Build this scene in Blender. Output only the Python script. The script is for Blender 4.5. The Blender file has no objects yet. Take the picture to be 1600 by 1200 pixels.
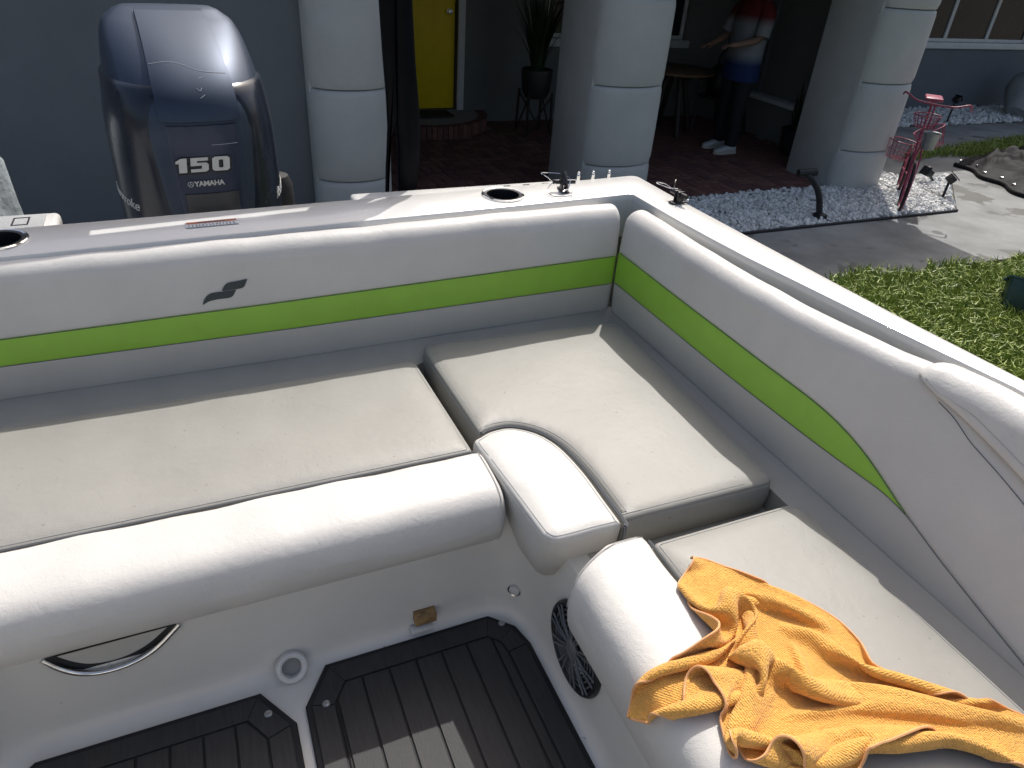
import bpy, bmesh, math, random
import numpy as np
from mathutils import Vector, Matrix, kdtree
from mathutils.geometry import delaunay_2d_cdt

random.seed(7)
rng = np.random.default_rng(7)
scene = bpy.context.scene
col = scene.collection

# ------------------------------------------------------------------ camera
# boat frame: cockpit sole z = 0, +X starboard (right), +Y aft, ground at z = -0.65
GZ = -0.65
cam_data = bpy.data.cameras.new('camera')
cam_data.sensor_width = 36.0
cam_data.lens = 36.0 * 1105.0 / 1600.0
cam_data.clip_start = 0.02
cam_data.clip_end = 2000
cam = bpy.data.objects.new('camera', cam_data)
col.objects.link(cam)
cam.matrix_world = Matrix(((0.9176401, 0.16199898, -0.36289528, 0.0),
                           (-0.39191944, 0.52018943, -0.75881625, 0.0),
                           (0.06584683, 0.83854594, 0.54083723, 1.5),
                           (0, 0, 0, 1)))
scene.camera = cam

# ------------------------------------------------------------------ light
SUN = Vector((0.500, 0.585, 1.0)).normalized()          # direction towards the sun
world = bpy.data.worlds.new('World')
scene.world = world
world.use_nodes = True
wn = world.node_tree.nodes
wl = world.node_tree.links
for n in list(wn):
    wn.remove(n)
sky = wn.new('ShaderNodeTexSky')
sky.sky_type = 'NISHITA'
sky.sun_disc = False
sky.dust_density = 5.2
sky.ozone_density = 0.15
sky.sun_elevation = math.asin(SUN.z)
sky.sun_rotation = math.atan2(SUN.x, SUN.y)
bg = wn.new('ShaderNodeBackground')
bg.inputs['Strength'].default_value = 0.135
wo = wn.new('ShaderNodeOutputWorld')
wl.new(sky.outputs[0], bg.inputs['Color'])
wl.new(bg.outputs[0], wo.inputs['Surface'])

sun_data = bpy.data.lights.new('sun', 'SUN')
sun_data.energy = 3.35
sun_data.angle = math.radians(0.5)
sun_data.color = (1.0, 0.972, 0.935)
sun = bpy.data.objects.new('sun', sun_data)
col.objects.link(sun)
sun.rotation_euler = (-SUN).to_track_quat('-Z', 'Y').to_euler()

scene.view_settings.view_transform = 'Standard'
scene.view_settings.look = 'None'
scene.view_settings.exposure = 0.2
scene.view_settings.gamma = 1.0
scene.view_settings.use_curve_mapping = False
scene.render.engine = 'CYCLES'

# ------------------------------------------------------------------ materials
MATS = {}

def mat(name, colr, rough=0.5, metal=0.0, var=None, bumps=(), coat=0.0, spec=0.5, sheen=0.0, trans=0.0, ior=1.45, col2=None, spots=None):
    """procedural principled material. var=(scale, amount); bumps=[(kind, scale, strength, distance)]"""
    m = bpy.data.materials.new(name)
    m.use_nodes = True
    nt = m.node_tree
    N, L = nt.nodes, nt.links
    b = N['Principled BSDF']
    b.inputs['Roughness'].default_value = rough
    b.inputs['Metallic'].default_value = metal
    b.inputs['Coat Weight'].default_value = coat
    b.inputs['Coat Roughness'].default_value = 0.08
    b.inputs['Specular IOR Level'].default_value = spec
    b.inputs['Sheen Weight'].default_value = sheen
    b.inputs['Transmission Weight'].default_value = trans
    b.inputs['IOR'].default_value = ior
    c = (*colr, 1)
    b.inputs['Base Color'].default_value = c
    tc = N.new('ShaderNodeTexCoord')
    out = None
    if var:
        ns = N.new('ShaderNodeTexNoise')
        ns.inputs['Scale'].default_value = var[0]
        ns.inputs['Detail'].default_value = 6
        ns.inputs['Roughness'].default_value = 0.6
        L.new(tc.outputs['Object'], ns.inputs['Vector'])
        rp = N.new('ShaderNodeValToRGB')
        a = var[1]
        c2 = col2 if col2 else [min(1, x * (1 + a)) for x in colr]
        rp.color_ramp.elements[0].position = 0.32
        rp.color_ramp.elements[1].position = 0.68
        rp.color_ramp.elements[0].color = (*[x * (1 - a) for x in colr], 1)
        rp.color_ramp.elements[1].color = (*c2, 1)
        L.new(ns.outputs['Fac'], rp.inputs['Fac'])
        out = rp.outputs['Color']
        # roughness wanders too
        mr = N.new('ShaderNodeMapRange')
        mr.inputs['To Min'].default_value = max(0.02, rough * 0.82)
        mr.inputs['To Max'].default_value = min(1, rough * 1.18)
        L.new(ns.outputs['Fac'], mr.inputs['Value'])
        L.new(mr.outputs['Result'], b.inputs['Roughness'])
    if spots:   # (scale, threshold, colour) small dirt flecks
        n2 = N.new('ShaderNodeTexNoise')
        n2.inputs['Scale'].default_value = spots[0]
        n2.inputs['Detail'].default_value = 3
        L.new(tc.outputs['Object'], n2.inputs['Vector'])
        r2 = N.new('ShaderNodeValToRGB')
        r2.color_ramp.elements[0].position = spots[1]
        r2.color_ramp.elements[1].position = spots[1] + 0.03
        L.new(n2.outputs['Fac'], r2.inputs['Fac'])
        mx = N.new('ShaderNodeMix')
        mx.data_type = 'RGBA'
        if out:
            L.new(out, mx.inputs['A'])
        else:
            mx.inputs['A'].default_value = c
        mx.inputs['B'].default_value = (*spots[2], 1)
        L.new(r2.outputs['Color'], mx.inputs['Factor'])
        out = mx.outputs['Result']
    if out:
        L.new(out, b.inputs['Base Color'])
    prev = None
    for kind, sc, st, dist in bumps:
        if kind in ('noise', 'wrinkle'):
            t = N.new('ShaderNodeTexNoise')
            t.inputs['Distortion'].default_value = 2.6 if kind == 'wrinkle' else 0.0
            t.inputs['Scale'].default_value = sc
            t.inputs['Detail'].default_value = 4
            o = t.outputs['Fac']
        elif kind == 'voronoi':
            t = N.new('ShaderNodeTexVoronoi')
            t.inputs['Scale'].default_value = sc
            o = t.outputs['Distance']
        elif kind == 'wavex' or kind == 'wavey':
            t = N.new('ShaderNodeTexWave')
            t.bands_direction = 'X' if kind == 'wavex' else 'Y'
            t.inputs['Scale'].default_value = sc
            t.inputs['Distortion'].default_value = 1.5
            o = t.outputs['Fac']
        L.new(tc.outputs['Object'], t.inputs['Vector'])
        bp = N.new('ShaderNodeBump')
        bp.inputs['Strength'].default_value = st
        bp.inputs['Distance'].default_value = dist
        L.new(o, bp.inputs['Height'])
        if prev:
            L.new(prev.outputs['Normal'], bp.inputs['Normal'])
        prev = bp
    if prev:
        L.new(prev.outputs['Normal'], b.inputs['Normal'])
    MATS[name] = m
    return m

WHITE_VINYL = mat('white_vinyl', (0.585, 0.568, 0.535), 0.44, var=(7, 0.035), bumps=[('noise', 8, 0.14, 0.012), ('wrinkle', 24, 0.2, 0.004), ('noise', 48, 0.14, 0.003), ('noise', 150, 0.22, 0.0012), ('voronoi', 520, 0.35, 0.0007)], spec=0.4, spots=(70, 0.76, (0.52, 0.49, 0.44)))
LOWER_VINYL = mat('warm_grey_vinyl', (0.50, 0.482, 0.44), 0.46, var=(9, 0.03), bumps=[('noise', 9, 0.2, 0.01), ('voronoi', 620, 0.25, 0.0006)])
SEAT_VINYL = mat('seat_vinyl', (0.29, 0.281, 0.254), 0.5, var=(6, 0.05), bumps=[('noise', 6, 0.3, 0.012), ('wrinkle', 14, 0.14, 0.005), ('noise', 40, 0.12, 0.003), ('voronoi', 520, 0.3, 0.0007)], spots=(85, 0.70, (0.22, 0.2, 0.17)))
GREEN_VINYL = mat('green_vinyl', (0.29, 0.54, 0.06), 0.42, var=(14, 0.04), bumps=[('noise', 14, 0.15, 0.006), ('voronoi', 620, 0.3, 0.0006)])
GELCOAT = mat('gelcoat', (0.66, 0.652, 0.622), 0.26, var=(5, 0.03), bumps=[('noise', 5, 0.06, 0.01)], coat=0.25, spots=(60, 0.75, (0.5, 0.48, 0.44)))
LINER = mat('liner_gelcoat', (0.68, 0.66, 0.61), 0.33, var=(4, 0.05), bumps=[('noise', 7, 0.08, 0.01)], spots=(45, 0.74, (0.45, 0.43, 0.38)))
THREAD = mat('thread', (0.40, 0.40, 0.39), 0.8)
PIPING = mat('dark_piping', (0.10, 0.105, 0.11), 0.6)
BLACK_PLASTIC = mat('black_plastic', (0.018, 0.018, 0.02), 0.42, var=(30, 0.2), bumps=[('noise', 250, 0.1, 0.001)])
BLACK_GLOSS = mat('black_gloss', (0.012, 0.013, 0.016), 0.28, var=(20, 0.2))
RUBBER = mat('black_rubber', (0.015, 0.015, 0.017), 0.7, bumps=[('noise', 300, 0.3, 0.001)])
CHROME = mat('stainless', (0.75, 0.75, 0.74), 0.14, metal=1.0, var=(60, 0.06))
STEEL = mat('brushed_steel', (0.6, 0.6, 0.6), 0.32, metal=1.0, var=(60, 0.1))
LOGO = mat('logo_print', (0.03, 0.045, 0.05), 0.45)

# ------------------------------------------------------------------ helpers
def tag(o, label=None, cat=None, group=None, kind=None):
    if label: o['label'] = label
    if cat: o['category'] = cat
    if group: o['group'] = group
    if kind: o['kind'] = kind
    return o

def empty(name, loc=(0, 0, 0), rz=0.0):
    o = bpy.data.objects.new(name, None)
    o.empty_display_size = 0.1
    col.objects.link(o)
    o.location = loc
    o.rotation_euler = (0, 0, rz)
    return o

def mesh_obj(name, verts, faces, m, parent=None, smooth=True, recalc=True, autosmooth=None):
    me = bpy.data.meshes.new(name)
    me.from_pydata([tuple(v) for v in verts], [], [tuple(f) for f in faces])
    if recalc:
        bm = bmesh.new(); bm.from_mesh(me)
        bmesh.ops.recalc_face_normals(bm, faces=bm.faces)
        bm.to_mesh(me); bm.free()
    return finish(name, me, m, parent, smooth, autosmooth)

def finish(name, me, m, parent=None, smooth=True, autosmooth=None):
    o = bpy.data.objects.new(name, me)
    col.objects.link(o)
    if m:
        me.materials.append(m)
    if smooth:
        me.polygons.foreach_set('use_smooth', [True] * len(me.polygons))
        if autosmooth is not None:
            me.set_sharp_from_angle(angle=math.radians(autosmooth))
    if parent:
        o.parent = parent
    return o

def bm_obj(name, bm, m, parent=None, smooth=True, autosmooth=40):
    me = bpy.data.meshes.new(name)
    bmesh.ops.recalc_face_normals(bm, faces=bm.faces)
    bm.to_mesh(me); bm.free()
    return finish(name, me, m, parent, smooth, autosmooth)

def add_box(bm, lo, hi, bev=0.0, seg=2, mtx=None):
    r = bmesh.ops.create_cube(bm, size=1.0)
    vs = r['verts']
    for v in vs:
        v.co = Vector([lo[i] + (v.co[i] + 0.5) * (hi[i] - lo[i]) for i in range(3)])
    if bev > 0:
        es = list({e for v in vs for e in v.link_edges})
        rr = bmesh.ops.bevel(bm, geom=es, offset=bev, segments=seg, affect='EDGES', profile=0.5)
        vs = list({v for f in rr['faces'] for v in f.verts} | {v for v in vs if v.is_valid})
    if mtx is not None:
        for v in vs:
            v.co = mtx @ v.co
    return vs

def box(name, lo, hi, m, parent=None, bev=0.0, seg=2, mtx=None):
    bm = bmesh.new()
    add_box(bm, lo, hi, bev, seg, mtx)
    return bm_obj(name, bm, m, parent)

def tube_data(path, r, seg=10, closed=False, cap=True):
    P = [Vector(p) for p in path]
    n = len(P)
    R_ = r if hasattr(r, '__len__') else [r] * n
    verts, faces = [], []
    up = None
    for i in range(n):
        if closed:
            t = (P[(i + 1) % n] - P[i - 1]).normalized()
        else:
            t = (P[min(i + 1, n - 1)] - P[max(i - 1, 0)]).normalized()
        if up is None:
            a = Vector((0, 0, 1)) if abs(t.z) < 0.9 else Vector((1, 0, 0))
            up = (a - t * a.dot(t)).normalized()
        else:
            up = (up - t * up.dot(t)).normalized()
        s = t.cross(up)
        for k in range(seg):
            an = 2 * math.pi * k / seg
            verts.append(P[i] + (up * math.cos(an) + s * math.sin(an)) * R_[i])
    m = n if closed else n - 1
    for i in range(m):
        j = (i + 1) % n
        for k in range(seg):
            k2 = (k + 1) % seg
            faces.append((i * seg + k, i * seg + k2, j * seg + k2, j * seg + k))
    if cap and not closed:
        faces.append(tuple(range(seg - 1, -1, -1)))
        faces.append(tuple((n - 1) * seg + k for k in range(seg)))
    return verts, faces

def tube(name, path, r, m, parent=None, seg=10, closed=False):
    v, f = tube_data(path, r, seg, closed)
    return mesh_obj(name, v, f, m, parent, True, True, 50)

def tubes(name, paths, r, m, parent=None, seg=8):
    V, F = [], []
    for p in paths:
        v, f = tube_data(p, r, seg)
        b = len(V)
        V += v
        F += [tuple(i + b for i in q) for q in f]
    return mesh_obj(name, V, F, m, parent, True, True, 50)

def lathe(name, prof, m, parent=None, seg=32, mtx=None, cap=True):
    verts, faces = [], []
    n = len(prof)
    for (r, z) in prof:
        for k in range(seg):
            a = 2 * math.pi * k / seg
            verts.append(Vector((r * math.cos(a), r * math.sin(a), z)))
    for i in range(n - 1):
        for k in range(seg):
            k2 = (k + 1) % seg
            faces.append((i * seg + k, i * seg + k2, (i + 1) * seg + k2, (i + 1) * seg + k))
    if cap:
        faces.append(tuple(range(seg - 1, -1, -1)))
        faces.append(tuple((n - 1) * seg + k for k in range(seg)))
    if mtx is not None:
        verts = [mtx @ v for v in verts]
    return mesh_obj(name, verts, faces, m, parent, True, True, 35)

def loft(rings, closed=True, cap=True):
    n, k = len(rings), len(rings[0])
    V = [Vector(p) for r in rings for p in r]
    F = []
    for i in range(n - 1):
        for j in range(k if closed else k - 1):
            j2 = (j + 1) % k
            F.append((i * k + j, i * k + j2, (i + 1) * k + j2, (i + 1) * k + j))
    if cap and closed:
        F.append(tuple(range(k - 1, -1, -1)))
        F.append(tuple((n - 1) * k + j for j in range(k)))
    return V, F

def catmull(pts, n=8, closed=False):
    P = [Vector(p) for p in pts]
    out = []
    m = len(P)
    rngi = range(m) if closed else range(m - 1)
    for i in rngi:
        p0 = P[i - 1] if (closed or i > 0) else P[0] * 2 - P[1]
        p1, p2 = P[i], P[(i + 1) % m]
        p3 = P[(i + 2) % m] if (closed or i + 2 < m) else p2 * 2 - p1
        for k in range(n):
            t = k / n
            out.append(0.5 * ((2 * p1) + (p2 - p0) * t + (2 * p0 - 5 * p1 + 4 * p2 - p3) * t * t + (3 * p1 - p0 - 3 * p2 + p3) * t ** 3))
    if not closed:
        out.append(P[-1])
    return out

def interp(x, xs, ys):
    return float(np.interp(x, xs, ys))

def round_poly(pts, radii, n=7):
    """2-D polygon with rounded corners, dense"""
    out = []
    m = len(pts)
    for i in range(m):
        p = Vector(pts[i]); a = Vector(pts[i - 1]); b = Vector(pts[(i + 1) % m])
        r = radii[i] if hasattr(radii, '__len__') else radii
        da, db = (a - p), (b - p)
        la, lb = da.length, db.length
        da.normalize(); db.normalize()
        ang = da.angle(db)
        if r <= 0 or ang > 3.1:
            out.append(p); continue
        d = min(r / math.tan(ang / 2), la * 0.49, lb * 0.49)
        for k in range(n + 1):
            t = k / n
            q0 = p + da * d * (1 - t); q1 = p + db * d * t
            out.append(q0.lerp(q1, t))
    return out

def subdivide_poly(pts, maxlen):
    out = []
    m = len(pts)
    for i in range(m):
        a, b = Vector(pts[i]), Vector(pts[(i + 1) % m])
        k = max(1, int((b - a).length / maxlen))
        for j in range(k):
            out.append(a.lerp(b, j / k))
    return out

def offset_poly(pts, d):
    """inset d (positive inwards) for a CCW polygon"""
    m = len(pts)
    out = []
    for i in range(m):
        a, p, b = Vector(pts[i - 1]), Vector(pts[i]), Vector(pts[(i + 1) % m])
        t1 = (p - a); t2 = (b - p)
        if t1.length < 1e-9 or t2.length < 1e-9:
            t1 = t2 = (b - a)
        t1.normalize(); t2.normalize()
        n1 = Vector((-t1.y, t1.x)); n2 = Vector((-t2.y, t2.x))
        nn = n1 + n2
        if nn.length < 1e-6:
            nn = n1
        nn.normalize()
        c = max(0.5, nn.dot(n1))
        out.append(p + nn * d / c)
    return out

def cushion(name, outline, z0, z1, m, parent=None, bottom_shift=None, crown=0.006, side_bulge=0.004, cell=0.028):
    """upholstered slab: seam groove a little below the top edge, soft crowned top (triangulated grid)"""
    prof = [(0.010, z0), (0.002, z0 + 0.006), (-side_bulge, (z0 + z1) / 2), (0.0, z1 - 0.020), (0.0012, z1 - 0.0145),
            (0.0030, z1 - 0.0128), (0.0022, z1 - 0.0105), (0.0045, z1 - 0.006), (0.010, z1 - 0.0022)]
    rings = []
    for ins, z in prof:
        o = offset_poly(outline, ins)
        f = 0 if bottom_shift is None else max(0, (z1 - z) / (z1 - z0))
        sx, sy = bottom_shift if bottom_shift else (0, 0)
        rings.append([(p.x + sx * f, p.y + sy * f, z) for p in o])
    V, F = loft(rings, True, False)
    k = len(outline)
    F.append(tuple(range(k - 1, -1, -1)))
    edge = [Vector(p[:2]) for p in rings[-1]]
    xs_ = [p.x for p in edge]; ys_ = [p.y for p in edge]
    E_ = np.array([p[:] for p in edge]); E2 = np.roll(E_, -1, axis=0)
    def dist(p):
        d = E2 - E_
        t = np.clip(((p - E_) * d).sum(1) / np.maximum(1e-12, (d * d).sum(1)), 0, 1)
        return np.sqrt((((E_ + d * t[:, None]) - p) ** 2).sum(1)).min()
    def inside(x, y):
        c = False
        for a, b in zip(E_, E2):
            if (a[1] > y) != (b[1] > y) and x < (b[0] - a[0]) * (y - a[1]) / (b[1] - a[1]) + a[0]: c = not c
        return c
    pts = list(edge)
    x = min(xs_)
    while x < max(xs_):
        y = min(ys_)
        while y < max(ys_):
            if inside(x, y) and dist(np.array((x, y))) > cell * 0.45: pts.append(Vector((x, y)))
            y += cell
        x += cell
    res = delaunay_2d_cdt(pts, [(i, (i + 1) % k) for i in range(k)], [], 1, 1e-6)
    b0 = (len(rings) - 1) * k
    idx = {}
    for i, (co, orig) in enumerate(zip(res[0], res[3])):
        e = [q for q in orig if q < k]
        if e: idx[i] = b0 + e[0]
        else:
            d = dist(np.array(co[:]))
            w = 0.0012 * math.sin(co.x * 13 + co.y * 5) + 0.001 * math.sin(co.y * 17 - co.x * 7)
            V.append(Vector((co.x, co.y, z1 - 0.0022 + 0.0022 * min(1, d / 0.012) + crown * (1 - math.exp(-d / 0.04)) + w * min(1, d / 0.06))))
            idx[i] = len(V) - 1
    F += [tuple(idx[q] for q in f) for f in res[2] if len({idx[q] for q in f}) == 3]
    return mesh_obj(name, V, F, m, parent, True, True, 60)

def seam(name, pts, parent, r=0.0011, m=None):
    return tube(name, pts, r, m or THREAD, parent, 5)

def text_mesh(name, body, size, m, parent, mtx, extrude=0.002, offset=0.0, shear=0.0, space=1.0):
    cu = bpy.data.curves.new(name, 'FONT')
    cu.body = body
    cu.size = size
    cu.extrude = extrude
    cu.offset = offset
    cu.shear = shear
    cu.space_character = space
    cu.align_x = 'CENTER'
    cu.resolution_u = 3
    t = bpy.data.objects.new(name + '_src', cu)
    col.objects.link(t)
    dg = bpy.context.evaluated_depsgraph_get()
    me = bpy.data.meshes.new_from_object(t.evaluated_get(dg))
    bpy.data.objects.remove(t)
    bpy.data.curves.remove(cu)
    me.transform(mtx)
    me.materials.clear()
    return finish(name, me, m, parent, False)

def rebase(root, loc):
    """put the root empty at the thing's base while its children stay where they are"""
    loc = Vector(loc)
    for ch in root.children:
        ch.location = ch.location - loc
    root.location = loc

# ================================================================== setting: ground
CONCRETE = mat('concrete', (0.225, 0.23, 0.222), 0.85, var=(1.6, 0.34), bumps=[('noise', 60, 0.3, 0.004), ('noise', 400, 0.3, 0.001)], spots=(2.3, 0.58, (0.13, 0.13, 0.12)))
SOIL = mat('soil', (0.10, 0.085, 0.06), 0.95, var=(6, 0.3), bumps=[('noise', 40, 0.6, 0.02)])
def sheet(name, pts, z, m, kind='structure', thick=None):
    n = len(pts)
    if thick is None:
        o = mesh_obj(name, [(p[0], p[1], z) for p in pts], [tuple(range(n))], m, None, False)
    else:
        V = [(p[0], p[1], z - thick) for p in pts] + [(p[0], p[1], z) for p in pts]
        F = [tuple(range(n - 1, -1, -1)), tuple(range(n, 2 * n))] + [(i, (i + 1) % n, n + (i + 1) % n, n + i) for i in range(n)]
        o = mesh_obj(name, V, F, m, None, False)
    tag(o, kind=kind)
    return o
sheet('ground', [(-300, -300), (300, -300), (300, 300), (-300, 300)], GZ - 0.03, SOIL)
DRIVE = mat('driveway_concrete', (0.44, 0.43, 0.40), 0.85, var=(0.8, 0.15), bumps=[('noise', 60, 0.3, 0.004)])
sheet('driveway', [(-14, -14), (3.6, -14), (3.6, 3.58), (-14, 3.58)], GZ - 0.004, DRIVE, thick=0.02)
sheet('path', [(-9, 3.585), (16, 3.585), (16, 7.85), (7.4, 7.85), (7.4, 5.7), (8.35, 5.7), (7.15, 4.66), (-9, 4.66)], GZ, CONCRETE, thick=0.02)

# ================================================================== boat
boat = empty('motor_boat')
tag(boat, 'white motor boat cockpit with green striped seat backs and wide gunwale', 'boat')

# ---- gunwale deck: loft of a cross-section along port side, transom, starboard side
DZ = 0.775
def ti(x): return 1.905 + 0.058 * x          # inner lip of the transom deck
def to(x): return 2.115 + 0.050 * x
st_in_y = [-1.2, 0.69, 0.884, 1.145, 1.455, 1.748, 1.93]
st_in_x = [1.50, 1.478, 1.447, 1.410, 1.366, 1.346, 1.342]
st_out_y = [-1.2, 0.716, 1.028, 1.484, 1.852, 2.10]
st_out_x = [1.60, 1.545, 1.520, 1.503, 1.490, 1.484]
stations = []
for y in np.linspace(-1.2, 1.80, 12):
    stations.append(((-interp(y, st_in_y, st_in_x), y), (-interp(y, st_out_y, st_out_x), y)))
ci, co = (-1.342, ti(-1.342)), (-1.484, to(-1.45))
for a in (0.15, 0.5, 0.85):
    stations.append(((ci[0] + 0.05 * a, ci[1] - 0.05 * (1 - a)), (co[0] + 0.07 * a, co[1] - 0.07 * (1 - a))))
for x in np.linspace(-1.25, 1.22, 20):
    stations.append(((x, ti(x)), (x * 1.06, to(x * 1.06))))
ci, co = (1.342, 1.985), (1.484, 2.190)
for a in (0.1, 0.35, 0.65, 0.9):
    stations.append(((ci[0] - 0.016 * (1 - a) ** 2, ci[1] - 0.016 * a ** 2), (co[0] - 0.032 * (1 - a) ** 2, co[1] - 0.032 * a ** 2)))
for y in np.linspace(1.86, -1.2, 22):
    stations.append(((interp(y, st_in_y, st_in_x), y), (interp(y, st_out_y, st_out_x), min(y * 1.045, 2.06))))
rings = []
for (pi, po) in stations:
    pi, po = Vector((*pi, 0)), Vector((*po, 0))
    d = (po - pi); w = d.length; d.normalize()
    prof = [(0.05, 0.60), (0.0, 0.625), (0.0, 0.752), (0.001, 0.768), (0.004, 0.773), (0.010, DZ), (w * 0.5, DZ + 0.002), (w - 0.022, DZ - 0.001), (w - 0.008, DZ - 0.007), (w, DZ - 0.020), (w + 0.003, 0.70),
            (w + 0.026, 0.695), (w + 0.030, 0.672), (w + 0.026, 0.650), (w, 0.645), (w - 0.03, 0.25), (w - 0.14, -0.12), (w - 0.30, -0.25)]
    rings.append([(pi.x + d.x * a, pi.y + d.y * a, z) for a, z in prof])
V, F = loft(rings, closed=False, cap=False)
deck = mesh_obj('gunwale_deck', V, F, GELCOAT, boat, True, True, 50)
hullV = []
kr = []
for y in (-1.2, -0.4, 0.5, 1.4, 2.0):
    kr.append([(-1.32, y, -0.22), (-0.7, y, -0.42), (0, y, GZ + 0.004), (0.7, y, -0.42), (1.32, y, -0.22)])
V, F = loft(kr, closed=False, cap=False)
b0 = len(V); V += [Vector((-1.32, 2.0, 0.64)), Vector((1.32, 2.0, 0.64))]
F.append((20, 21, 22, 23, 24, b0 + 1, b0))
mesh_obj('hull_bottom', V, F, GELCOAT, boat, False)

# ---- cockpit liner: sole, risers with coved foot, seat shelf
lp = [(-0.62, -1.2), (-0.62, 0.96)]
for k in range(1, 8):
    a = math.radians(180 - 90 * k / 8)
    lp.append((-0.47 + 0.15 * math.cos(a), 0.99 + 0.15 * math.sin(a)))
lp += [(-0.46, 1.14), (-0.2, 1.14), (0.0, 1.14), (0.2, 1.14), (0.46, 1.14)]
for k in range(1, 8):
    a = math.radians(90 - 90 * k / 8)
    lp.append((0.47 + 0.15 * math.cos(a), 0.99 + 0.15 * math.sin(a)))
lp += [(0.62, 0.96), (0.62, 0.4), (0.62, -1.2)]
lprings = []
m_ = len(lp)
for i, p in enumerate(lp):
    a = Vector(lp[max(0, i - 1)]); b = Vector(lp[min(m_ - 1, i + 1)])
    t = (b - a).normalized()
    n = Vector((-t.y, t.x))                      # away from the cockpit
    prof = [(-0.60 if False else 0.0, 0.386)]
    prof = [(0.05, 0.330), (0.012, 0.330), (0.003, 0.327), (0.0, 0.318), (-0.004, 0.20), (-0.012, 0.06), (-0.016, 0.034), (-0.026, 0.015), (-0.042, 0.004), (-0.06, 0.0)]
    lprings.append([(p[0] + n.x * a_, p[1] + n.y * a_, z) for a_, z in prof])
V, F = loft(lprings, closed=False, cap=False)
k = len(lprings[0])
# sole
sole = [i * k + k - 1 for i in range(m_)]
F.append(tuple(sole))
# shelf: strip from the riser top to behind the backrests
outer = []
for p in lp:
    if p[1] > 1.1 or (abs(p[0]) < 0.61):
        q = (p[0] * (2.3 if abs(p[0]) > 0.4 else 1.6), 1.95)
    else:
        q = (math.copysign(1.33, p[0]), p[1] * (1.95 / 0.96) if p[1] > 0 else p[1])
    outer.append(q)
outer = [(math.copysign(1.33, q[0]) if abs(q[0]) > 1.2 else q[0], min(q[1], 1.95)) for q in outer]
liner = mesh_obj('cockpit_liner', V, F, LINER, boat, True, True, 40)
SV = [Vector(lprings[i][0]) for i in range(m_)] + [Vector((q[0], q[1], 0.330)) for q in outer]
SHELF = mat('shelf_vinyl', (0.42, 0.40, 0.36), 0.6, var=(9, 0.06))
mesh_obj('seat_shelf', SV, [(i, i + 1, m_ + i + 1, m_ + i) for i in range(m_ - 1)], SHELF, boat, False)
# inner side walls that carry the backrests, up to the gunwale lip
wv = [(-1.28, -1.2), (-1.28, 1.856), (1.262, 1.878), (1.262, 1.2), (1.262, 0.9), (1.262, 0.6), (1.262, -1.2)]
V = [Vector((x, y, 0.325)) for x, y in wv] + [Vector((x, y, 0.435)) for x, y in wv]
F = [(i, i + 1, 7 + i + 1, 7 + i) for i in range(6)]
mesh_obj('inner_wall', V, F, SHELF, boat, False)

# sloped filler panel between the cushions and the foot of the backrests
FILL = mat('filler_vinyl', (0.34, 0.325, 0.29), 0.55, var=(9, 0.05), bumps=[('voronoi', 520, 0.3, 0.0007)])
fl_in = [(-1.20, 1.70), (0.50, 1.725), (0.53, 1.745), (1.15, 1.735), (1.165, 1.70), (1.165, 0.9), (1.165, 0.3), (1.168, -0.9)]
fl_out = [(-1.28, 1.858), (0.50, 1.860), (0.53, 1.860), (1.235, 1.872), (1.250, 1.85), (1.250, 0.9), (1.250, 0.3), (1.250, -0.9)]
V = [Vector((x, y, 0.332)) for x, y in fl_in] + [Vector((x, y, 0.392)) for x, y in fl_in] + [Vector((x, y, 0.424)) for x, y in fl_out]
n8 = len(fl_in)
F = [(r * n8 + i, r * n8 + i + 1, (r + 1) * n8 + i + 1, (r + 1) * n8 + i) for r in (0, 1) for i in range(n8 - 1)]
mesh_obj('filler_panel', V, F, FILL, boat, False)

# ---- transom backrest
def tface(x):   # face, small curve
    return 1.853 - 0.020 * max(0.0, min(1.0, (1.2 - x) / 1.0))
def tprof(x, s):
    """s<=1: face height fraction from z=.418 to start of the roll; s in 1..2 roll over the top"""
    y0 = tface(x)
    cz = interp(x, [-1.3, -0.45, 0.5, 1.25], [0.762, 0.765, 0.772, 0.775])
    rr = interp(x, [-1.3, -0.3, 0.5, 1.25], [0.044, 0.046, 0.052, 0.055])
    rip = 0.0016 * math.sin(x * 9.0 + 0.6) + 0.0012 * math.sin(x * 23.0 + 1.7) + 0.0008 * math.sin(x * 41)
    zr = cz - rr * 1.05
    if s <= 1.0:
        z = 0.418 + s * (zr - 0.418)
        bulge = 0.006 * math.sin(math.pi * s)
        return Vector((x, y0 - bulge, z)), Vector((0, -1, 0))
    a = (s - 1.0) * math.radians(168)
    n = Vector((0, -math.cos(a), math.sin(a)))
    return Vector((x, y0 + rr, zr)) + Vector((0, n.y * rr, n.z * rr * 1.05)) + n * rip * math.sin(min(1, s - 1 + .2) * 3), n
def ts(x, z):
    cz = interp(x, [-1.3, -0.45, 0.5, 1.25], [0.762, 0.765, 0.772, 0.775]); rr = interp(x, [-1.3, -0.3, 0.5, 1.25], [0.044, 0.046, 0.052, 0.055])
    return (z - 0.418) / (cz - rr * 1.05 - 0.418)

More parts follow.
